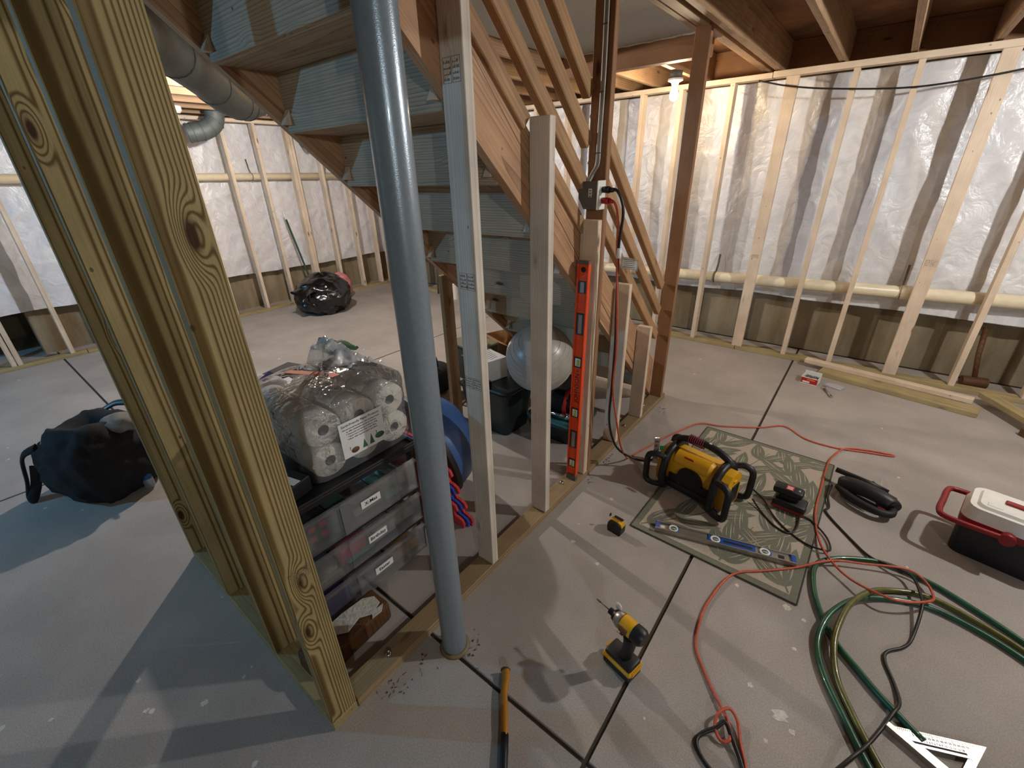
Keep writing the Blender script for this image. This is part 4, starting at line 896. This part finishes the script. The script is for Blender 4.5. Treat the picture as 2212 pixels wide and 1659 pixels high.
# ================================================================== LEVEL ON THE STUD
t = thing('box_level', 'long orange box level standing upright against the third pale stud', 'spirit level', (-1.013, 1.792, .0385), rot=(math.radians(-1.5), 0, 0))
HL = 1.222
bm = nb(); box(bm, (.046, .010, HL), (0, 0, HL/2)); build('web', bm, M['orange_level'], t)
for sx in (-1, 1):
    bm = nb(); box(bm, (.007, .026, HL), (sx*.0265, 0, HL/2), bev=.001); build('flange', bm, M['orange_level'], t)
for z_ in (.016, HL-.008):
    bm = nb(); box(bm, (.061, .027, .034 if z_ < .1 else .016), (0, 0, z_), bev=.002); build('end_cap', bm, M['boxgrey'], t)
for z_, h_, vv in ((.11, .055, 1), (.265, .11, 0), (.43, .058, 1), (.72, .058, 1), (.92, .11, 0), (1.10, .058, 0)):
    bm = nb(); box(bm, (.044, .014, h_), (0, -.002, z_), bev=.002); wn_ = build('vial_window', bm, M['window'], t)
    if vv:
        bm = nb(); box(bm, (.030, .004, h_*.72), (0, -.009, z_), bev=.004); build('vial_block', bm, M['white_lab'], wn_)
        bm = nb(); cyl(bm, (.004, -.012, z_-h_*.25), (.004, -.012, z_+h_*.25), .007, seg=10); build('vial', bm, M['vial'], wn_)
    else:
        bm = nb(); box(bm, (.020, .003, h_*.86), (0, -.009, z_), bev=.001); build('clear_slot', bm, M['alu'], wn_)
bm = nb(); lathe(bm, [(0, .0), (.012, 0), (.012, .003), (0, .003)], 16, T=Matrix.Translation((0, -.005, HL-.04)) @ Matrix.Rotation(math.pi/2, 4, 'X')); build('hang_hole', bm, M['ink'], t)
text('brand_lettering', 'JOHNSON', .036, (0, -.0056, .575), (0, -1, 0), (-1, 0, 0), M['ink'], t)
text('brand_mark', '+', .03, (0, -.0056, .67), (0, -1, 0), (-1, 0, 0), M['ink'], t)

# ================================================================== UNDER THE STAIR
# drawer tower: local x = depth towards +X front, y = along
t = thing('drawer_tower', 'black framed tower of three wide clear plastic drawers with handwritten labels', 'drawers', (-1.32, .675, 0))
D0, D1, H_, DEP = -.275, .275, .612, .44
bm = nb(); box(bm, (DEP+.02, D1-D0+.03, .030), (-DEP/2, 0, H_-.018), bev=.006); box(bm, (.012, D1-D0+.03, .012), (.006, 0, H_+.001), bev=.003); box(bm, (.012, D1-D0+.03, .012), (-DEP-.004, 0, H_+.001)); box(bm, (DEP, .012, .012), (-DEP/2, D1+.009, H_+.001)); build('top_tray', bm, M['black'], t)
for sy in (D0-.008, D1+.008):
    for xx in (-.03, -DEP+.03):
        bm = nb(); box(bm, (.04, .016, H_-.03), (xx, sy, (H_-.03)/2), bev=.003); build('side_post', bm, M['black'], t)
for z_ in (.018, .190, .368):
    bm = nb(); box(bm, (DEP, D1-D0+.01, .022), (-DEP/2-.004, 0, z_), bev=.003); build('shelf_frame', bm, M['black'], t)
def drawer(z0, z1, words, content):
    d = nb(); h = z1-z0; fx = .006; th = .004
    def panel(lo, hi): box(d, tuple(hi[i]-lo[i] for i in range(3)), tuple((hi[i]+lo[i])/2 for i in range(3)))
    for (ya, yb, xo) in ((D0, -.09, 0), (-.09, .17, .014), (.17, D1, 0)): panel((xo, ya, z0), (xo+th, yb, z1))
    panel((-DEP+.02, D0, z0), (-DEP+.024, D1, z1)); panel((-DEP+.02, D0, z0), (0, D0+th, z1)); panel((-DEP+.02, D1-th, z0), (0, D1, z1)); panel((-DEP+.02, D0, z0), (0.014, D1, z0+th))
    dr = build('drawer', d, M['clear'], t)
    bm = nb(); box(bm, (.020, D1-D0, .014), (.010, 0, z1-.006), bev=.003); box(bm, (.016, .26, .016), (.020, .04, z1-.002), bev=.003)
    for yy in (-.09, .17): box(bm, (.006, .003, h), (.016, yy, (z0+z1)/2))
    build('drawer_rim', bm, M['clear'], dr)
    zc = z0+h*.60
    bm = nb(); box(bm, (.0012, .088, .034), (.0195, .035, zc)); lbl = build('label_strip', bm, M['white_lab'], dr)
    text('label_writing', words, .022, (.0205, .035, zc), (1, 0, 0), (0, 0, 1), M['ink'], dr, bold=.0004)
    for (nm, lo, hi, mm) in content:
        bm = nb(); box(bm, tuple(hi[i]-lo[i] for i in range(3)), tuple((hi[i]+lo[i])/2 for i in range(3)), bev=.006); build(nm, bm, M[mm], dr)
    return dr
d1 = drawer(.388, .535, 'X-Mas', [('gift_box', (-.20, -.262, .395), (-.02, -.125, .515), 'ink'), ('folded_cloth', (-.30, -.12, .393), (-.02, -.03, .50), 'greenc'), ('folded_paper', (-.30, -.02, .393), (-.03, .12, .432), 'greyc'), ('teal_packet', (-.24, .125, .393), (-.015, .21, .43), 'tealc'), ('white_card', (-.20, .21, .393), (-.05, .262, .47), 'greyc')])
for a in range(3):
    for b2 in range(2):
        bm = nb(); box(bm, (.0015, .026, .024), (-.0185, -.236+a*.042, .475-b2*.046)); build('red_check', bm, M['red'], d1)
drawer(.212, .352, 'Birthday', [('paper_plates', (-.33, -.262, .218), (-.03, -.13, .262), 'greyc'), ('gift_wrap', (-.33, -.12, .218), (-.02, .0, .30), 'mag'), ('teal_packet', (-.20, -.10, .217), (-.012, .03, .240), 'tealc'), ('clear_bag', (-.33, .03, .218), (-.02, .15, .28), 'film_w'), ('paper_napkins', (-.33, .16, .218), (-.03, .26, .27), 'greyc')])
drawer(.032, .172, 'Easter', [('violet_bag', (-.33, -.262, .038), (-.015, -.12, .13), 'violet'), ('pink_papers', (-.33, -.11, .038), (-.02, .10, .075), 'greyc'), ('brown_packet', (-.33, .11, .038), (-.02, .25, .09), 'cardboard')])
# things on the drawer tower
t = thing('toilet_paper_pack', 'large clear plastic pack of toilet paper rolls on the drawer tower', 'toilet paper', (-1.375, .775, .6195))
rbm = nb()
prof = [(.020, .0), (.020, .098), (.062, .098), (.066, .092), (.066, .006), (.062, 0), (.020, 0)]
lathe(rbm, prof, 28, T=Matrix.Rotation(-math.pi/2, 4, 'Y'))
for v in rbm.verts: v.co.y *= 1.08
bmesh.ops.recalc_face_normals(rbm, faces=rbm.faces); rme = bpy.data.meshes.new('paper_roll'); rbm.to_mesh(rme); rbm.free(); rme.materials.append(M['tissue'])
cbm = nb(); lathe(cbm, [(.0203, .002), (.0203, .096)], 18, T=Matrix.Rotation(-math.pi/2, 4, 'Y')); cme = bpy.data.meshes.new('card_core'); cbm.to_mesh(cme); cbm.free(); cme.materials.append(M['core'])
rr = random.Random(5)
for ix in range(4):
    for iy in range(3):
        for iz in range(2):
            o = link('paper_roll', rme, None, t, (-.102*ix-.004*rr.random(), -.150+iy*.148+.004*rr.random(), .064+iz*.130)); c = link('card_core', cme, None, o)
def wrap(u, v):
    a = u*2*math.pi; hw, hd_ = .238, .225
    cy_, cx_ = math.cos(a), math.sin(a); e = .28
    sx_ = math.copysign(abs(cx_)**e, cx_); sy_ = math.copysign(abs(cy_)**e, cy_)
    z_ = -.001+.285*min(1, v*1.55); k = 1.0
    if v > .645:
        tt = (v-.645)/.355; k = 1-tt*.97; z_ = .285+.045*math.sin(tt*2.2)+.05*tt*fbm(sx_*3, sy_*3, 1.0)
    nn = .006*fbm(sx_*4, sy_*4+z_*10, z_*12)
    return Vector((-.205+(hd_+nn)*sx_*k, -.002+(hw+nn)*sy_*k, z_))
bm = nb(); V = grid_sheet(bm, 73, 34, wrap); bmesh.ops.remove_doubles(bm, verts=bm.verts, dist=.0005); wr = build('plastic_wrap', bm, M['film'], t, smooth=True)
def crumple(u, v):
    x = -.10-.26*u+.02*fbm(u*5, v*5, 3); y = .0+.22*v; z_ = .305+.12*math.sin(math.pi*min(1, v*1.1))*(.4+.6*u)*max(.2, ridge(u*2.2, v*2.5, 8))+.02*fbm(u*7, v*7, 2)
    return Vector((x, y, z_))
bm = nb(); grid_sheet(bm, 22, 22, crumple); build('torn_wrap_flap', bm, M['film_w'], wr, smooth=True)
bm = nb(); grid_sheet(bm, 10, 8, lambda u, v: Vector((-.28-.10*u, .10+.12*v, .335+.04*math.sin(u*3)*math.sin(v*3)+.012*fbm(u*5, v*5)))); build('green_print', bm, M['ink_green'], wr, smooth=True)
bm = nb(); box(bm, (.0012, .190, .150), (.0215, -.010, .125), bev=.0004); lb_ = build('front_label', bm, M['white_lab'], t)
text('label_heading', 'Earth-Friendly Paper Products', .0135, (.0228, -.012, .185), (1, 0, 0), (0, 0, 1), M['ink'], lb_)
for k, s_ in enumerate(('We are proud to partner with leading brands', 'to offer sustainable products that are', '* Tissue you can feel good about using', '* Saves more trees than virgin fibre', '* Made with recycled paper and fibre')):
    text('label_line', s_, .0088, (.0228, -.012, .170-k*.011), (1, 0, 0), (0, 0, 1), M['ink'], lb_)
text('label_line', '1', .02, (.0228, -.075, .085), (1, 0, 0), (0, 0, 1), M['ink_green'], lb_); text('label_line', '3', .02, (.0228, .045, .100), (1, 0, 0), (0, 0, 1), M['ink_green'], lb_)
bm = nb(); lathe(bm, [(0, 0), (.017, 0), (.017, .0006), (0, .0006)], 18, T=Matrix.Translation((.0225, -.055, .072)) @ Matrix.Rotation(math.pi/2, 4, 'Y') @ Matrix.Diagonal((.7, 1, 1, 1))); build('brown_tree_mark', bm, M['ink_brown2'], lb_)
bm = nb(); lathe(bm, [(0, 0), (.018, 0), (.018, .0006), (0, .0006)], 18, T=Matrix.Translation((.0225, .058, .083)) @ Matrix.Rotation(math.pi/2, 4, 'Y') @ Matrix.Diagonal((.7, 1.2, 1, 1))); build('green_hand_mark', bm, M['ink_green'], lb_)
for yy, hh in ((-.012, .036), (.020, .044)):
    bm = nb(); prism(bm, [(yy-.011, .062), (yy+.011, .062), (yy, .062+hh)], .0222, .0229, 'X'); build('fir_tree_mark', bm, M['ink_green'], lb_)
bm = nb(); prism(bm, [(-.30, -.11), (-.10, -.02), (-.10, .01), (-.13, .01), (-.30, -.08)], .3305, .3315); build('orange_print', bm, M['ink_orange'], wr)
text('top_lettering', 'RECYCLED', .045, (-.20, .0, .334), (0, 0, 1), (.5, .86, 0), M['ink'], wr, sx=.8)
t = thing('black_carton', 'black carton with white and red stripe on the left end of the drawer tower', 'box', (-1.43, .475, .6195), math.radians(14))
bm = nb(); box(bm, (.20, .085, .06), (-.02, 0, .03), bev=.004); build('carton', bm, M['black'], t)
bm = nb(); box(bm, (.11, .030, .0012), (.02, -.010, .0606)); build('white_stripe', bm, M['white_lab'], t)
bm = nb(); box(bm, (.022, .032, .0014), (-.045, -.010, .0607)); build('red_stripe', bm, M['red'], t)
t = thing('paper_packet', 'crumpled white printed packet behind the toilet paper pack', 'packet', (-2.03, .62, .62))
def crump(sd, am):
    def f(p):
        return p*(1+am*fbm(p.x*2+sd, p.y*2, p.z*2)+.5*am*ridge(p.x*3, p.y*3+sd, p.z*3))
    return f
bm = nb(); ellipsoid(bm, (.0, .06, .105), (.10, .13, .10), 3, crump(2.0, .10)); build('packet_body', bm, M['paper'], t)
bm = nb(); box(bm, (.03, .06, .002), (.03, .10, .208), rot=Euler((.3, .2, .3))); build('printed_patch', bm, M['violet'], t)
bm = nb(); box(bm, (.40, .40, .62), (-.15, .10, -.31), bev=.01); build('carton_base', bm, M['cardboard'], t)
t = thing('flyer_box', 'red and white printed packet beside the dark tool case', 'packet', (-2.55, .98, 0))
bm = nb(); box(bm, (.30, .24, .50), (0, 0, .25), bev=.006); bx_ = build('packet_body', bm, M['paper'], t)
bm = nb(); box(bm, (.30, .10, .002), (0, -.05, .501)); build('red_band', bm, M['red'], bx_)
for k in range(5):
    bm = nb(); box(bm, (.24-.02*(k % 3), .008, .0024), (0, -.012-k*.018, .502)); build('print_line', bm, M['ink'], bx_)
text('letter_mark', 'G', .06, (-.02, .065, .5015), (0, 0, 1), (0, 1, 0), M['ink'], bx_)
# dark tool case
t = thing('tool_case', 'dark blue black moulded tool case behind the toilet paper pack', 'tool case', (-3.02, 1.30, 0), math.radians(16))
bm = nb(); box(bm, (.46, .26, .34), (0, 0, .17), bev=.018, seg=2); build('case_body', bm, M['navy'], t, smooth='auto')
for x_ in (-.15, .13):
    bm = nb(); box(bm, (.16, .25, .045), (x_, 0, .355), bev=.012); build('lid_block', bm, M['black'], t)
bm = nb(); box(bm, (.10, .12, .02), (-.01, 0, .345), bev=.006); build('handle_recess', bm, M['black_soft'], t)
for k in range(5):
    bm = nb(); box(bm, (.016, .012, .20), (-.18+k*.09, -.132, .20), bev=.004); build('ridge', bm, M['navy'], t)
t = thing('amber_jar', 'amber plastic tub standing behind the dark tool case', 'tub', (-2.98, 1.58, 0))
bm = nb(); lathe(bm, [(0, 0), (.075, 0), (.08, .02), (.08, .25), (.07, .27), (0, .27)], 8); build('tub', bm, M['gold'], t)
bm = nb(); lathe(bm, [(0, .272), (.078, .272), (.078, .30), (0, .30)], 8); build('lid', bm, M['pvc'], t)
# weathered block in front of the tower
t = thing('wood_block', 'weathered brown wood block with peeling white paint before the drawer tower', 'wood block', (-1.205, .47, 0), math.radians(2))
def knob(p): return Vector((p.x, p.y, p.z))
bm = nb(); box(bm, (.12, .33, .10), (0, -.02, .05), bev=.016, seg=2); bmesh.ops.subdivide_edges(bm, edges=bm.edges[:], cuts=3, use_grid_fill=True)
for v in bm.verts:
    v.co += Vector((.006*fbm(v.co.x*20, v.co.y*14, v.co.z*20), .008*fbm(v.co.y*15, v.co.z*20, 3), .005*fbm(v.co.x*18, v.co.y*18, 9)*(1 if v.co.z > .03 else 0)))
build('block', bm, M['rot'], t, smooth='auto')
bm = nb(); pts = [(-.045+.0, -.10), (-.01, -.13), (.01, -.06), (.035, -.03), (.02, .03), (.048, .07), (.03, .12), (-.01, .125), (-.04, .09), (-.05, .0)]
prism(bm, pts, .100, .1045); build('paint_flake', bm, M['bead'], t)
bm = nb(); prism(bm, [(.04, .075), (.062, .06), (.066, .10), (.045, .125)], .097, .103); build('paint_flake', bm, M['bead'], t)
# half ball trainer
t = thing('balance_trainer', 'blue half ball balance trainer tipped on its black rim beside the steel column', 'exercise ball', (0, 0, 0)); 
Nn = Vector((.24, .94, .24)).normalized(); T = Matrix.Translation((-1.625, 1.285, .305)) @ basis(Nn, (0, 0, 1)).to_4x4()
bm = nb(); lathe(bm, [(.285, .0), (.282, .04), (.262, .10), (.222, .16), (.16, .205), (.08, .228), (0, .234)], 36, T=T); build('dome', bm, M['bosu'], t)
bm = nb(); lathe(bm, [(0, -.05), (.20, -.05), (.29, -.035), (.305, -.015), (.30, .012), (.285, .015), (0, .004)], 36, T=T); build('platform', bm, M['black'], t, smooth='auto')
# foam mats
def foam(name, label, x1, y0, mat, off):
    t = thing(name, label, 'foam mat', (x1, y0, 0), rot=(math.radians(17+off), 0, 0))
    pts = [(-.45, 0), (-.004, 0)]; n = 9
    for k in range(n):
        z_ = .03+k*.062; pts += [(-.004, z_), (-.030 if k % 2 else .010, z_+.006), (-.030 if k % 2 else .010, z_+.050), (-.004, z_+.056)]
    pts += [(-.004, .60), (-.45, .60)]
    bm = nb(); prism(bm, pts, -.006, .006, 'Y'); build('tile', bm, mat, t); return t
foam('foam_mat', 'red interlocking foam mat leaning on the drawer tower', -1.262, 1.165, M['foam_red'], 0)
foam('foam_mat', 'blue interlocking foam mat leaning behind the red one', -1.250, 1.185, M['foam_blue'], 0)
foam('foam_mat', 'second red foam mat edge leaning behind the blue one', -1.240, 1.205, M['foam_red'], 0)
# totes
def tote(name, label, x0, x1, y0, y1, h, mat, lidmat, tp=.03):
    cx_, cy_ = (x0+x1)/2, (y0+y1)/2; t = thing(name, label, 'storage tote', (cx_, cy_, 0))
    bm = nb(); taper(bm, x1-x0-2*tp, y1-y0-2*tp, x1-x0, y1-y0, 0, h-.03, .04); build('tub', bm, mat, t)
    bm = nb(); taper(bm, x1-x0+.02, y1-y0+.02, x1-x0+.022, y1-y0+.022, h-.034, h-.012, .05); taper(bm, x1-x0-.02, y1-y0-.02, x1-x0-.03, y1-y0-.03, h-.012, h, .04); build('lid', bm, lidmat, t)
    return t
tote('storage_tote', 'dark green lidded storage tote under the stair', -2.02, -1.60, 1.93, 2.25, .335, M['tote'], M['tote'])
tote('storage_tote', 'low dark teal storage tote next to the orange level', -1.56, -1.19, 2.09, 2.42, .16, M['tote'], M['teal'])
t = thing('sport_bag', 'black bag with red stripe lying under the grey ball', 'bag', (-1.40, 2.36, .162))
bm = nb(); ellipsoid(bm, (0, 0, .085), (.17, .19, .085), 3, lambda p: Vector((math.copysign(abs(p.x)**.7, p.x), math.copysign(abs(p.y)**.7, p.y), math.copysign(abs(p.z)**.6, p.z)))); build('bag_body', bm, M['blackcloth'], t)
bm = nb(); tube(bm, [(.09, -.180, .02), (.09, -.190, .08), (.09, -.15, .16), (.09, 0, .174)], .014, 6, flat=.3); build('red_stripe', bm, M['red'], t)
t = thing('exercise_ball', 'large pearl grey exercise ball resting under the stair', 'exercise ball', (-1.455, 2.105, .578))
bm = nb(); g = bmesh.ops.create_uvsphere(bm, u_segments=48, v_segments=32, radius=.214)
for v in bm.verts:
    a = math.asin(max(-1, min(1, v.co.z/.214)))
for f in bm.faces: f.smooth = True
o = build('ball', bm, M['ball'], t); o.rotation_euler = (.5, .35, 0)
for k in range(-6, 7):
    if k == 0: continue
    z_ = k*.029; r_ = math.sqrt(.214**2-z_**2); bm = nb(); tube(bm, [(r_*math.cos(i*math.pi/24), r_*math.sin(i*math.pi/24), z_) for i in range(48)], .0018, 4, closed=True); o = build('ridge_ring', bm, M['ball'], t); o.rotation_euler = (.5, .35, 0)
t = thing('dumbbell', 'small chrome dumbbell lying on the low teal tote', 'dumbbell', (-1.335, 2.145, .188), math.radians(10))
bm = nb(); cyl(bm, (-.09, 0, 0), (.09, 0, 0), .012, seg=12); build('bar', bm, M['chrome'], t)
for sx in (-1, 1):
    bm = nb(); cyl(bm, (sx*.055, 0, 0), (sx*.10, 0, 0), .027, seg=6); build('weight', bm, M['chrome'], t)
t = thing('white_box', 'white and grey printed carton standing on the dark green tote', 'box', (-1.90, 2.12, .336), math.radians(-14))
bm = nb(); box(bm, (.20, .17, .15), (0, 0, .075), bev=.003); bx_ = build('carton', bm, M['white_lab'], t)
bm = nb(); box(bm, (.095, .001, .10), (.045, -.0853, .09)); build('grey_panel', bm, M['core'], bx_)
for k in range(6):
    bm = nb(); box(bm, (.004, .13-.012*k, .0006), (-.06+k*.024, .0, .1503), rot=Euler((0, 0, .25))); build('scribble_line', bm, M['ink'], bx_)
bm = nb(); box(bm, (.13, .05, .035), (.09, -.115, .018), bev=.004); build('black_gadget', bm, M['black'], t)
t = thing('cardboard_box', 'torn open brown cardboard box behind the white carton', 'box', (-2.42, 3.02, 0), math.radians(-20))
bm = nb()
for c_, s_ in (((0, -.16, .13), (.42, .005, .26)), ((0, .16, .13), (.42, .005, .26)), ((-.21, 0, .13), (.005, .32, .26)), ((.21, 0, .13), (.005, .32, .26)), ((0, 0, .003), (.42, .32, .006))): box(bm, s_, c_)
build('carton', bm, M['cardboard'], t)
for sy in (-1, 1):
    bm = nb(); box(bm, (.42, .14, .004), (0, sy*.21, .29), rot=Euler((sy*.5, 0, 0))); build('flap', bm, M['cardboard'], t)
t = thing('flat_cardboard', 'flattened brown cardboard sheet on the floor behind the stair post', 'cardboard', (-2.42, 2.12, 0), math.radians(12))
bm = nb(); box(bm, (.42, .30, .012), (0, 0, .006), bev=.002); build('sheet', bm, M['cardboard'], t)
bm = nb(); box(bm, (.42, .02, .018), (0, -.165, .009), bev=.003); build('white_edge', bm, M['white'], t)
t = thing('tool_bag', 'black open tool bag with yellow drill and cords behind the stair post', 'tool bag', (-2.58, 2.14, .026), math.radians(8))
bm = nb(); ellipsoid(bm, (0, 0, .12), (.20, .13, .12), 3, lambda p: Vector((math.copysign(abs(p.x)**.6, p.x), math.copysign(abs(p.y)**.6, p.y), math.copysign(abs(p.z)**.6, p.z)))*(1+.05*fbm(p.x*3, p.y*3, p.z*3))); build('bag_body', bm, M['blackcloth'], t)
bm = nb(); tube(bm, [(.02, -.10, .30), (.07, -.115, .22), (.12, -.12, .13)], [.022, .024, .020], 10); build('yellow_drill', bm, M['yellow'], t)
bm = nb(); tube(bm, crom([(-.05, -.05, .24), (-.08, -.06, .33), (0, -.05, .31), (.06, -.04, .36), (.13, -.05, .32), (.15, -.06, .25)], 6), .006, 6); build('loose_cord', bm, M['cord'], t)
bm = nb(); box(bm, (.05, .02, .06), (-.06, -.09, .27), rot=Euler((0, .5, 0))); build('paper_tag', bm, M['white_lab'], t)
t = thing('hard_case', 'tall black ribbed hard case behind the dark green tote', 'case', (-2.20, 2.32, .0), math.radians(4))
bm = nb(); box(bm, (.13, .22, .36), (0, 0, .18), bev=.02, seg=2); build('shell', bm, M['black'], t, smooth='auto')
for k in range(4):
    bm = nb(); box(bm, (.012, .02, .26), (.066, -.07+k*.045, .18), bev=.004); build('rib', bm, M['tote'], t)
bm = nb(); box(bm, (.14, .24, .02), (0, 0, .372), bev=.006); build('lid_edge', bm, M['tote'], t)
t = thing('green_case', 'dull green wooden crate top beside the white carton', 'crate', (-2.50, 2.60, .0), math.radians(-8))
bm = nb(); box(bm, (.34, .26, .30), (0, 0, .15), bev=.006); build('crate_body', bm, M['rug_edge'], t)
bm = nb(); box(bm, (.36, .28, .02), (0, 0, .311), bev=.004); build('lid', bm, M['rug_green'], t)
bm = nb(); ellipsoid(bm, (.13, 0, .335), (.05, .04, .025), 2, crump(1.0, .3)); build('yellow_strap', bm, M['vial'], t)

# ================================================================== LEFT ROOM
t = thing('trash_bag', 'shiny black plastic rubbish bag slumped before the left wall', 'trash bag', (-5.62, 3.0, 0))
def bagf(p):
    q = p.copy(); r1 = 1+.10*fbm(p.x*1.6+4, p.y*1.6, p.z*1.6)+.10*ridge(p.x*2.1+p.z, p.y*2.4, p.z*2.1+7)+.05*ridge(p.x*5, p.y*5, p.z*5+1)
    q *= r1*.92
    if q.z < -.75: q.z = -.75-.06*(q.z+.75)
    return q
bm = nb(); ellipsoid(bm, (0, 0, .215), (.34, .36, .285), 5, bagf); build('bag_body', bm, M['bag'], t)
bm = nb(); 
def flapf(u, v):
    a = u*2*math.pi; r_ = .05+.13*v+.03*math.sin(a*5)*v
    return Vector((.10+r_*math.cos(a)*1.0+.03*fbm(u*6, v*3), -.22+r_*math.sin(a)*.7-.08*v, .40-.10*v+.05*math.sin(a*3+1)*v))
grid_sheet(bm, 40, 10, flapf); bmesh.ops.remove_doubles(bm, verts=bm.verts, dist=.0005); build('gathered_top', bm, M['bag'], t, smooth=True)
t = thing('insulation_scrap', 'pink fibreglass insulation scrap behind the black rubbish bag', 'insulation', (-6.0, 3.48, 0))
bm = nb(); ellipsoid(bm, (0, 0, .18), (.13, .17, .20), 3, crump(6.0, .16)); build('pink_batt', bm, M['pink'], t)
t = thing('rake_pole', 'dark green pole leaning on the left wall behind the rubbish bag', 'pole', (-6.06, 3.16, 0))
bm = nb(); cyl(bm, (0, 0, 0), (-.235, -.095, 1.14), .013, seg=10); build('pole', bm, M['greenc'], t)
bm = nb(); cyl(bm, (-.235, -.095, 1.14), (-.252, -.102, 1.25), .010, .006, seg=8); build('pale_tip', bm, M['white'], t)
t = thing('paint_can', 'pale paint can by the far stud wall beyond the stair', 'paint can', (-4.60, 4.42, 0))
bm = nb(); lathe(bm, [(0, 0), (.085, 0), (.085, .19), (.08, .195), (.075, .185), (0, .185)], 20); build('can', bm, M['white'], t, smooth='auto')
bm = nb(); tube(bm, crom([(.085, 0, .16), (.06, -.05, .10), (0, -.10, .09), (-.06, -.05, .10), (-.085, 0, .16)], 5), .003, 5); build('bail', bm, M['strap'], t)
t = thing('wall_shelf_pole', 'grey metal rod standing against the far left corner studs', 'rod', (-5.0, 4.50, 0))
bm = nb(); cyl(bm, (0, 0, 0), (.0, .04, .9), .012, seg=8); build('rod', bm, M['strap'], t)
# duffel
t = thing('duffel_bag', 'slouching black cloth duffel bag open on the floor at left', 'bag', (-3.24, .17, 0), math.radians(24))
def duf(p):
    q = Vector((math.copysign(abs(p.x)**.75, p.x), math.copysign(abs(p.y)**.8, p.y), p.z))
    q *= 1+.09*fbm(p.x*2.2, p.y*2.2, p.z*2.2+3)+.07*ridge(p.x*2.0+2, p.y*3, p.z*2.5)
    if q.z > .25: q.z -= .42*math.exp(-((q.x+.1)**2)*5-(q.y*2.6)**2)
    if q.z < -.7: q.z = -.7
    return q
bm = nb(); ellipsoid(bm, (0, 0, .19), (.27, .22, .27), 5, duf); build('bag_body', bm, M['blackcloth'], t)
bm = nb(); tube(bm, crom([(-.16, -.17, .34), (-.25, -.20, .28), (-.29, -.22, .12), (-.31, -.24, .03), (-.27, -.25, .02), (-.25, -.21, .10), (-.21, -.19, .22)], 6), .026, 8, flat=.35); build('carry_strap', bm, M['blackcloth'], t)
bm = nb(); tube(bm, crom([(-.10, .16, .40), (-.02, .20, .44), (.12, .20, .44), (.24, .15, .36), (.30, .05, .28)], 6), .020, 8, flat=.4); build('carry_strap', bm, M['tote'], t)
bm = nb(); tube(bm, crom([(-.22, -.08, .36), (-.11, -.16, .34), (.02, -.17, .345), (.13, -.12, .36)], 6), .012, 6); build('zip_edge', bm, M['boxgrey'], t)
bm = nb(); ellipsoid(bm, (.17, .06, .40), (.10, .07, .05), 3, crump(9.0, .25)); build('folded_clothes', bm, M['core'], t)
t = thing('drink_can', 'slim blue and silver drink can standing by the black duffel bag', 'can', (-3.015, .290, 0))
bm = nb(); lathe(bm, [(0, 0), (.023, 0), (.0265, .008), (.0265, .065)], 20); build('lower_body', bm, M['cansilver'], t, smooth='auto')
bm = nb(); lathe(bm, [(.0267, .062), (.0267, .132)], 20); build('blue_band', bm, M['canblue'], t, smooth=True)
bm = nb(); lathe(bm, [(.0265, .132), (.0265, .150), (.0225, .160), (.0215, .1575), (0, .1565)], 20); build('rim', bm, M['cansilver'], t, smooth='auto')
bm = nb(); lathe(bm, [(0, .157), (.009, .157), (.009, .158), (0, .158)], 12, (.006, -.006, 0)); build('opening', bm, M['ink'], t)
# paint splats and litter on the slabs
rnd = random.Random(21)
for x_, y_, r_ in [(0.158, 1.169, 0.03), (0.198, 1.139, 0.012), (0.058, 1.212, 0.012), (0.158, 1.449, 0.01), (0.108, 1.629, 0.018), (-0.08, 1.62, 0.012), (-0.764, 1.808, 0.014), (-1.695, -0.102, 0.012), (-1.417, 0.013, 0.015), (-1.779, -0.326, 0.01), (-1.552, -0.117, 0.012), (-0.814, 1.533, 0.006), (-0.192, 0.891, 0.006), (0.17, 1.604, 0.01), (0.497, 2.175, 0.008), (0.637, 2.448, 0.008), (-1.831, 0.231, 0.008), (-1.414, 0.174, 0.006)]:
    bm = nb(); n = 14; prism(bm, [(x_+r_*(.45+.6*rnd.random())*math.cos(2*math.pi*k/n), y_+r_*(.45+.6*rnd.random())*math.sin(2*math.pi*k/n)) for k in range(n)], .0001, .0007); build('paint_splat', bm, M['bead'], fl)
bm = nb()
for x_, y_ in [(-0.999, 2.079), (-0.976, 2.158), (-0.93, 2.932), (-0.814, 0.729), (-0.809, 0.698), (-0.926, 0.483), (-0.927, 0.443), (-0.896, 0.567), (-0.988, 1.886)]:
    for k in range(9):
        c_ = Vector((x_+rnd.gauss(0, .028), y_+rnd.gauss(0, .028), .002)); l_ = rnd.uniform(.005, .018)
        if c_.x < -.965: c_.x = -.965+rnd.random()*.03
        box(bm, (l_, .0011, .0011) if k % 4 else (.006*rnd.random()+.002, .004, .003), c_, rot=Euler((0, rnd.uniform(-.15, .15), rnd.uniform(0, 3.1))))
tag(build('floor_litter', bm, M['gap'], None), 'scattered splinters and concrete crumbs along the stair plate', 'litter', kind='stuff')
# white plaster knob by the left joists
t = thing('ceiling_box', 'white round ceiling cap under the joists of the left room', 'ceiling box', (-5.75, 1.95, 2.30))
bm = nb(); lathe(bm, [(0, .01), (.06, .01), (.06, -.03), (.04, -.05), (0, -.05)], 20); build('cap', bm, M['white'], t, smooth='auto')
fonts_to_mesh()
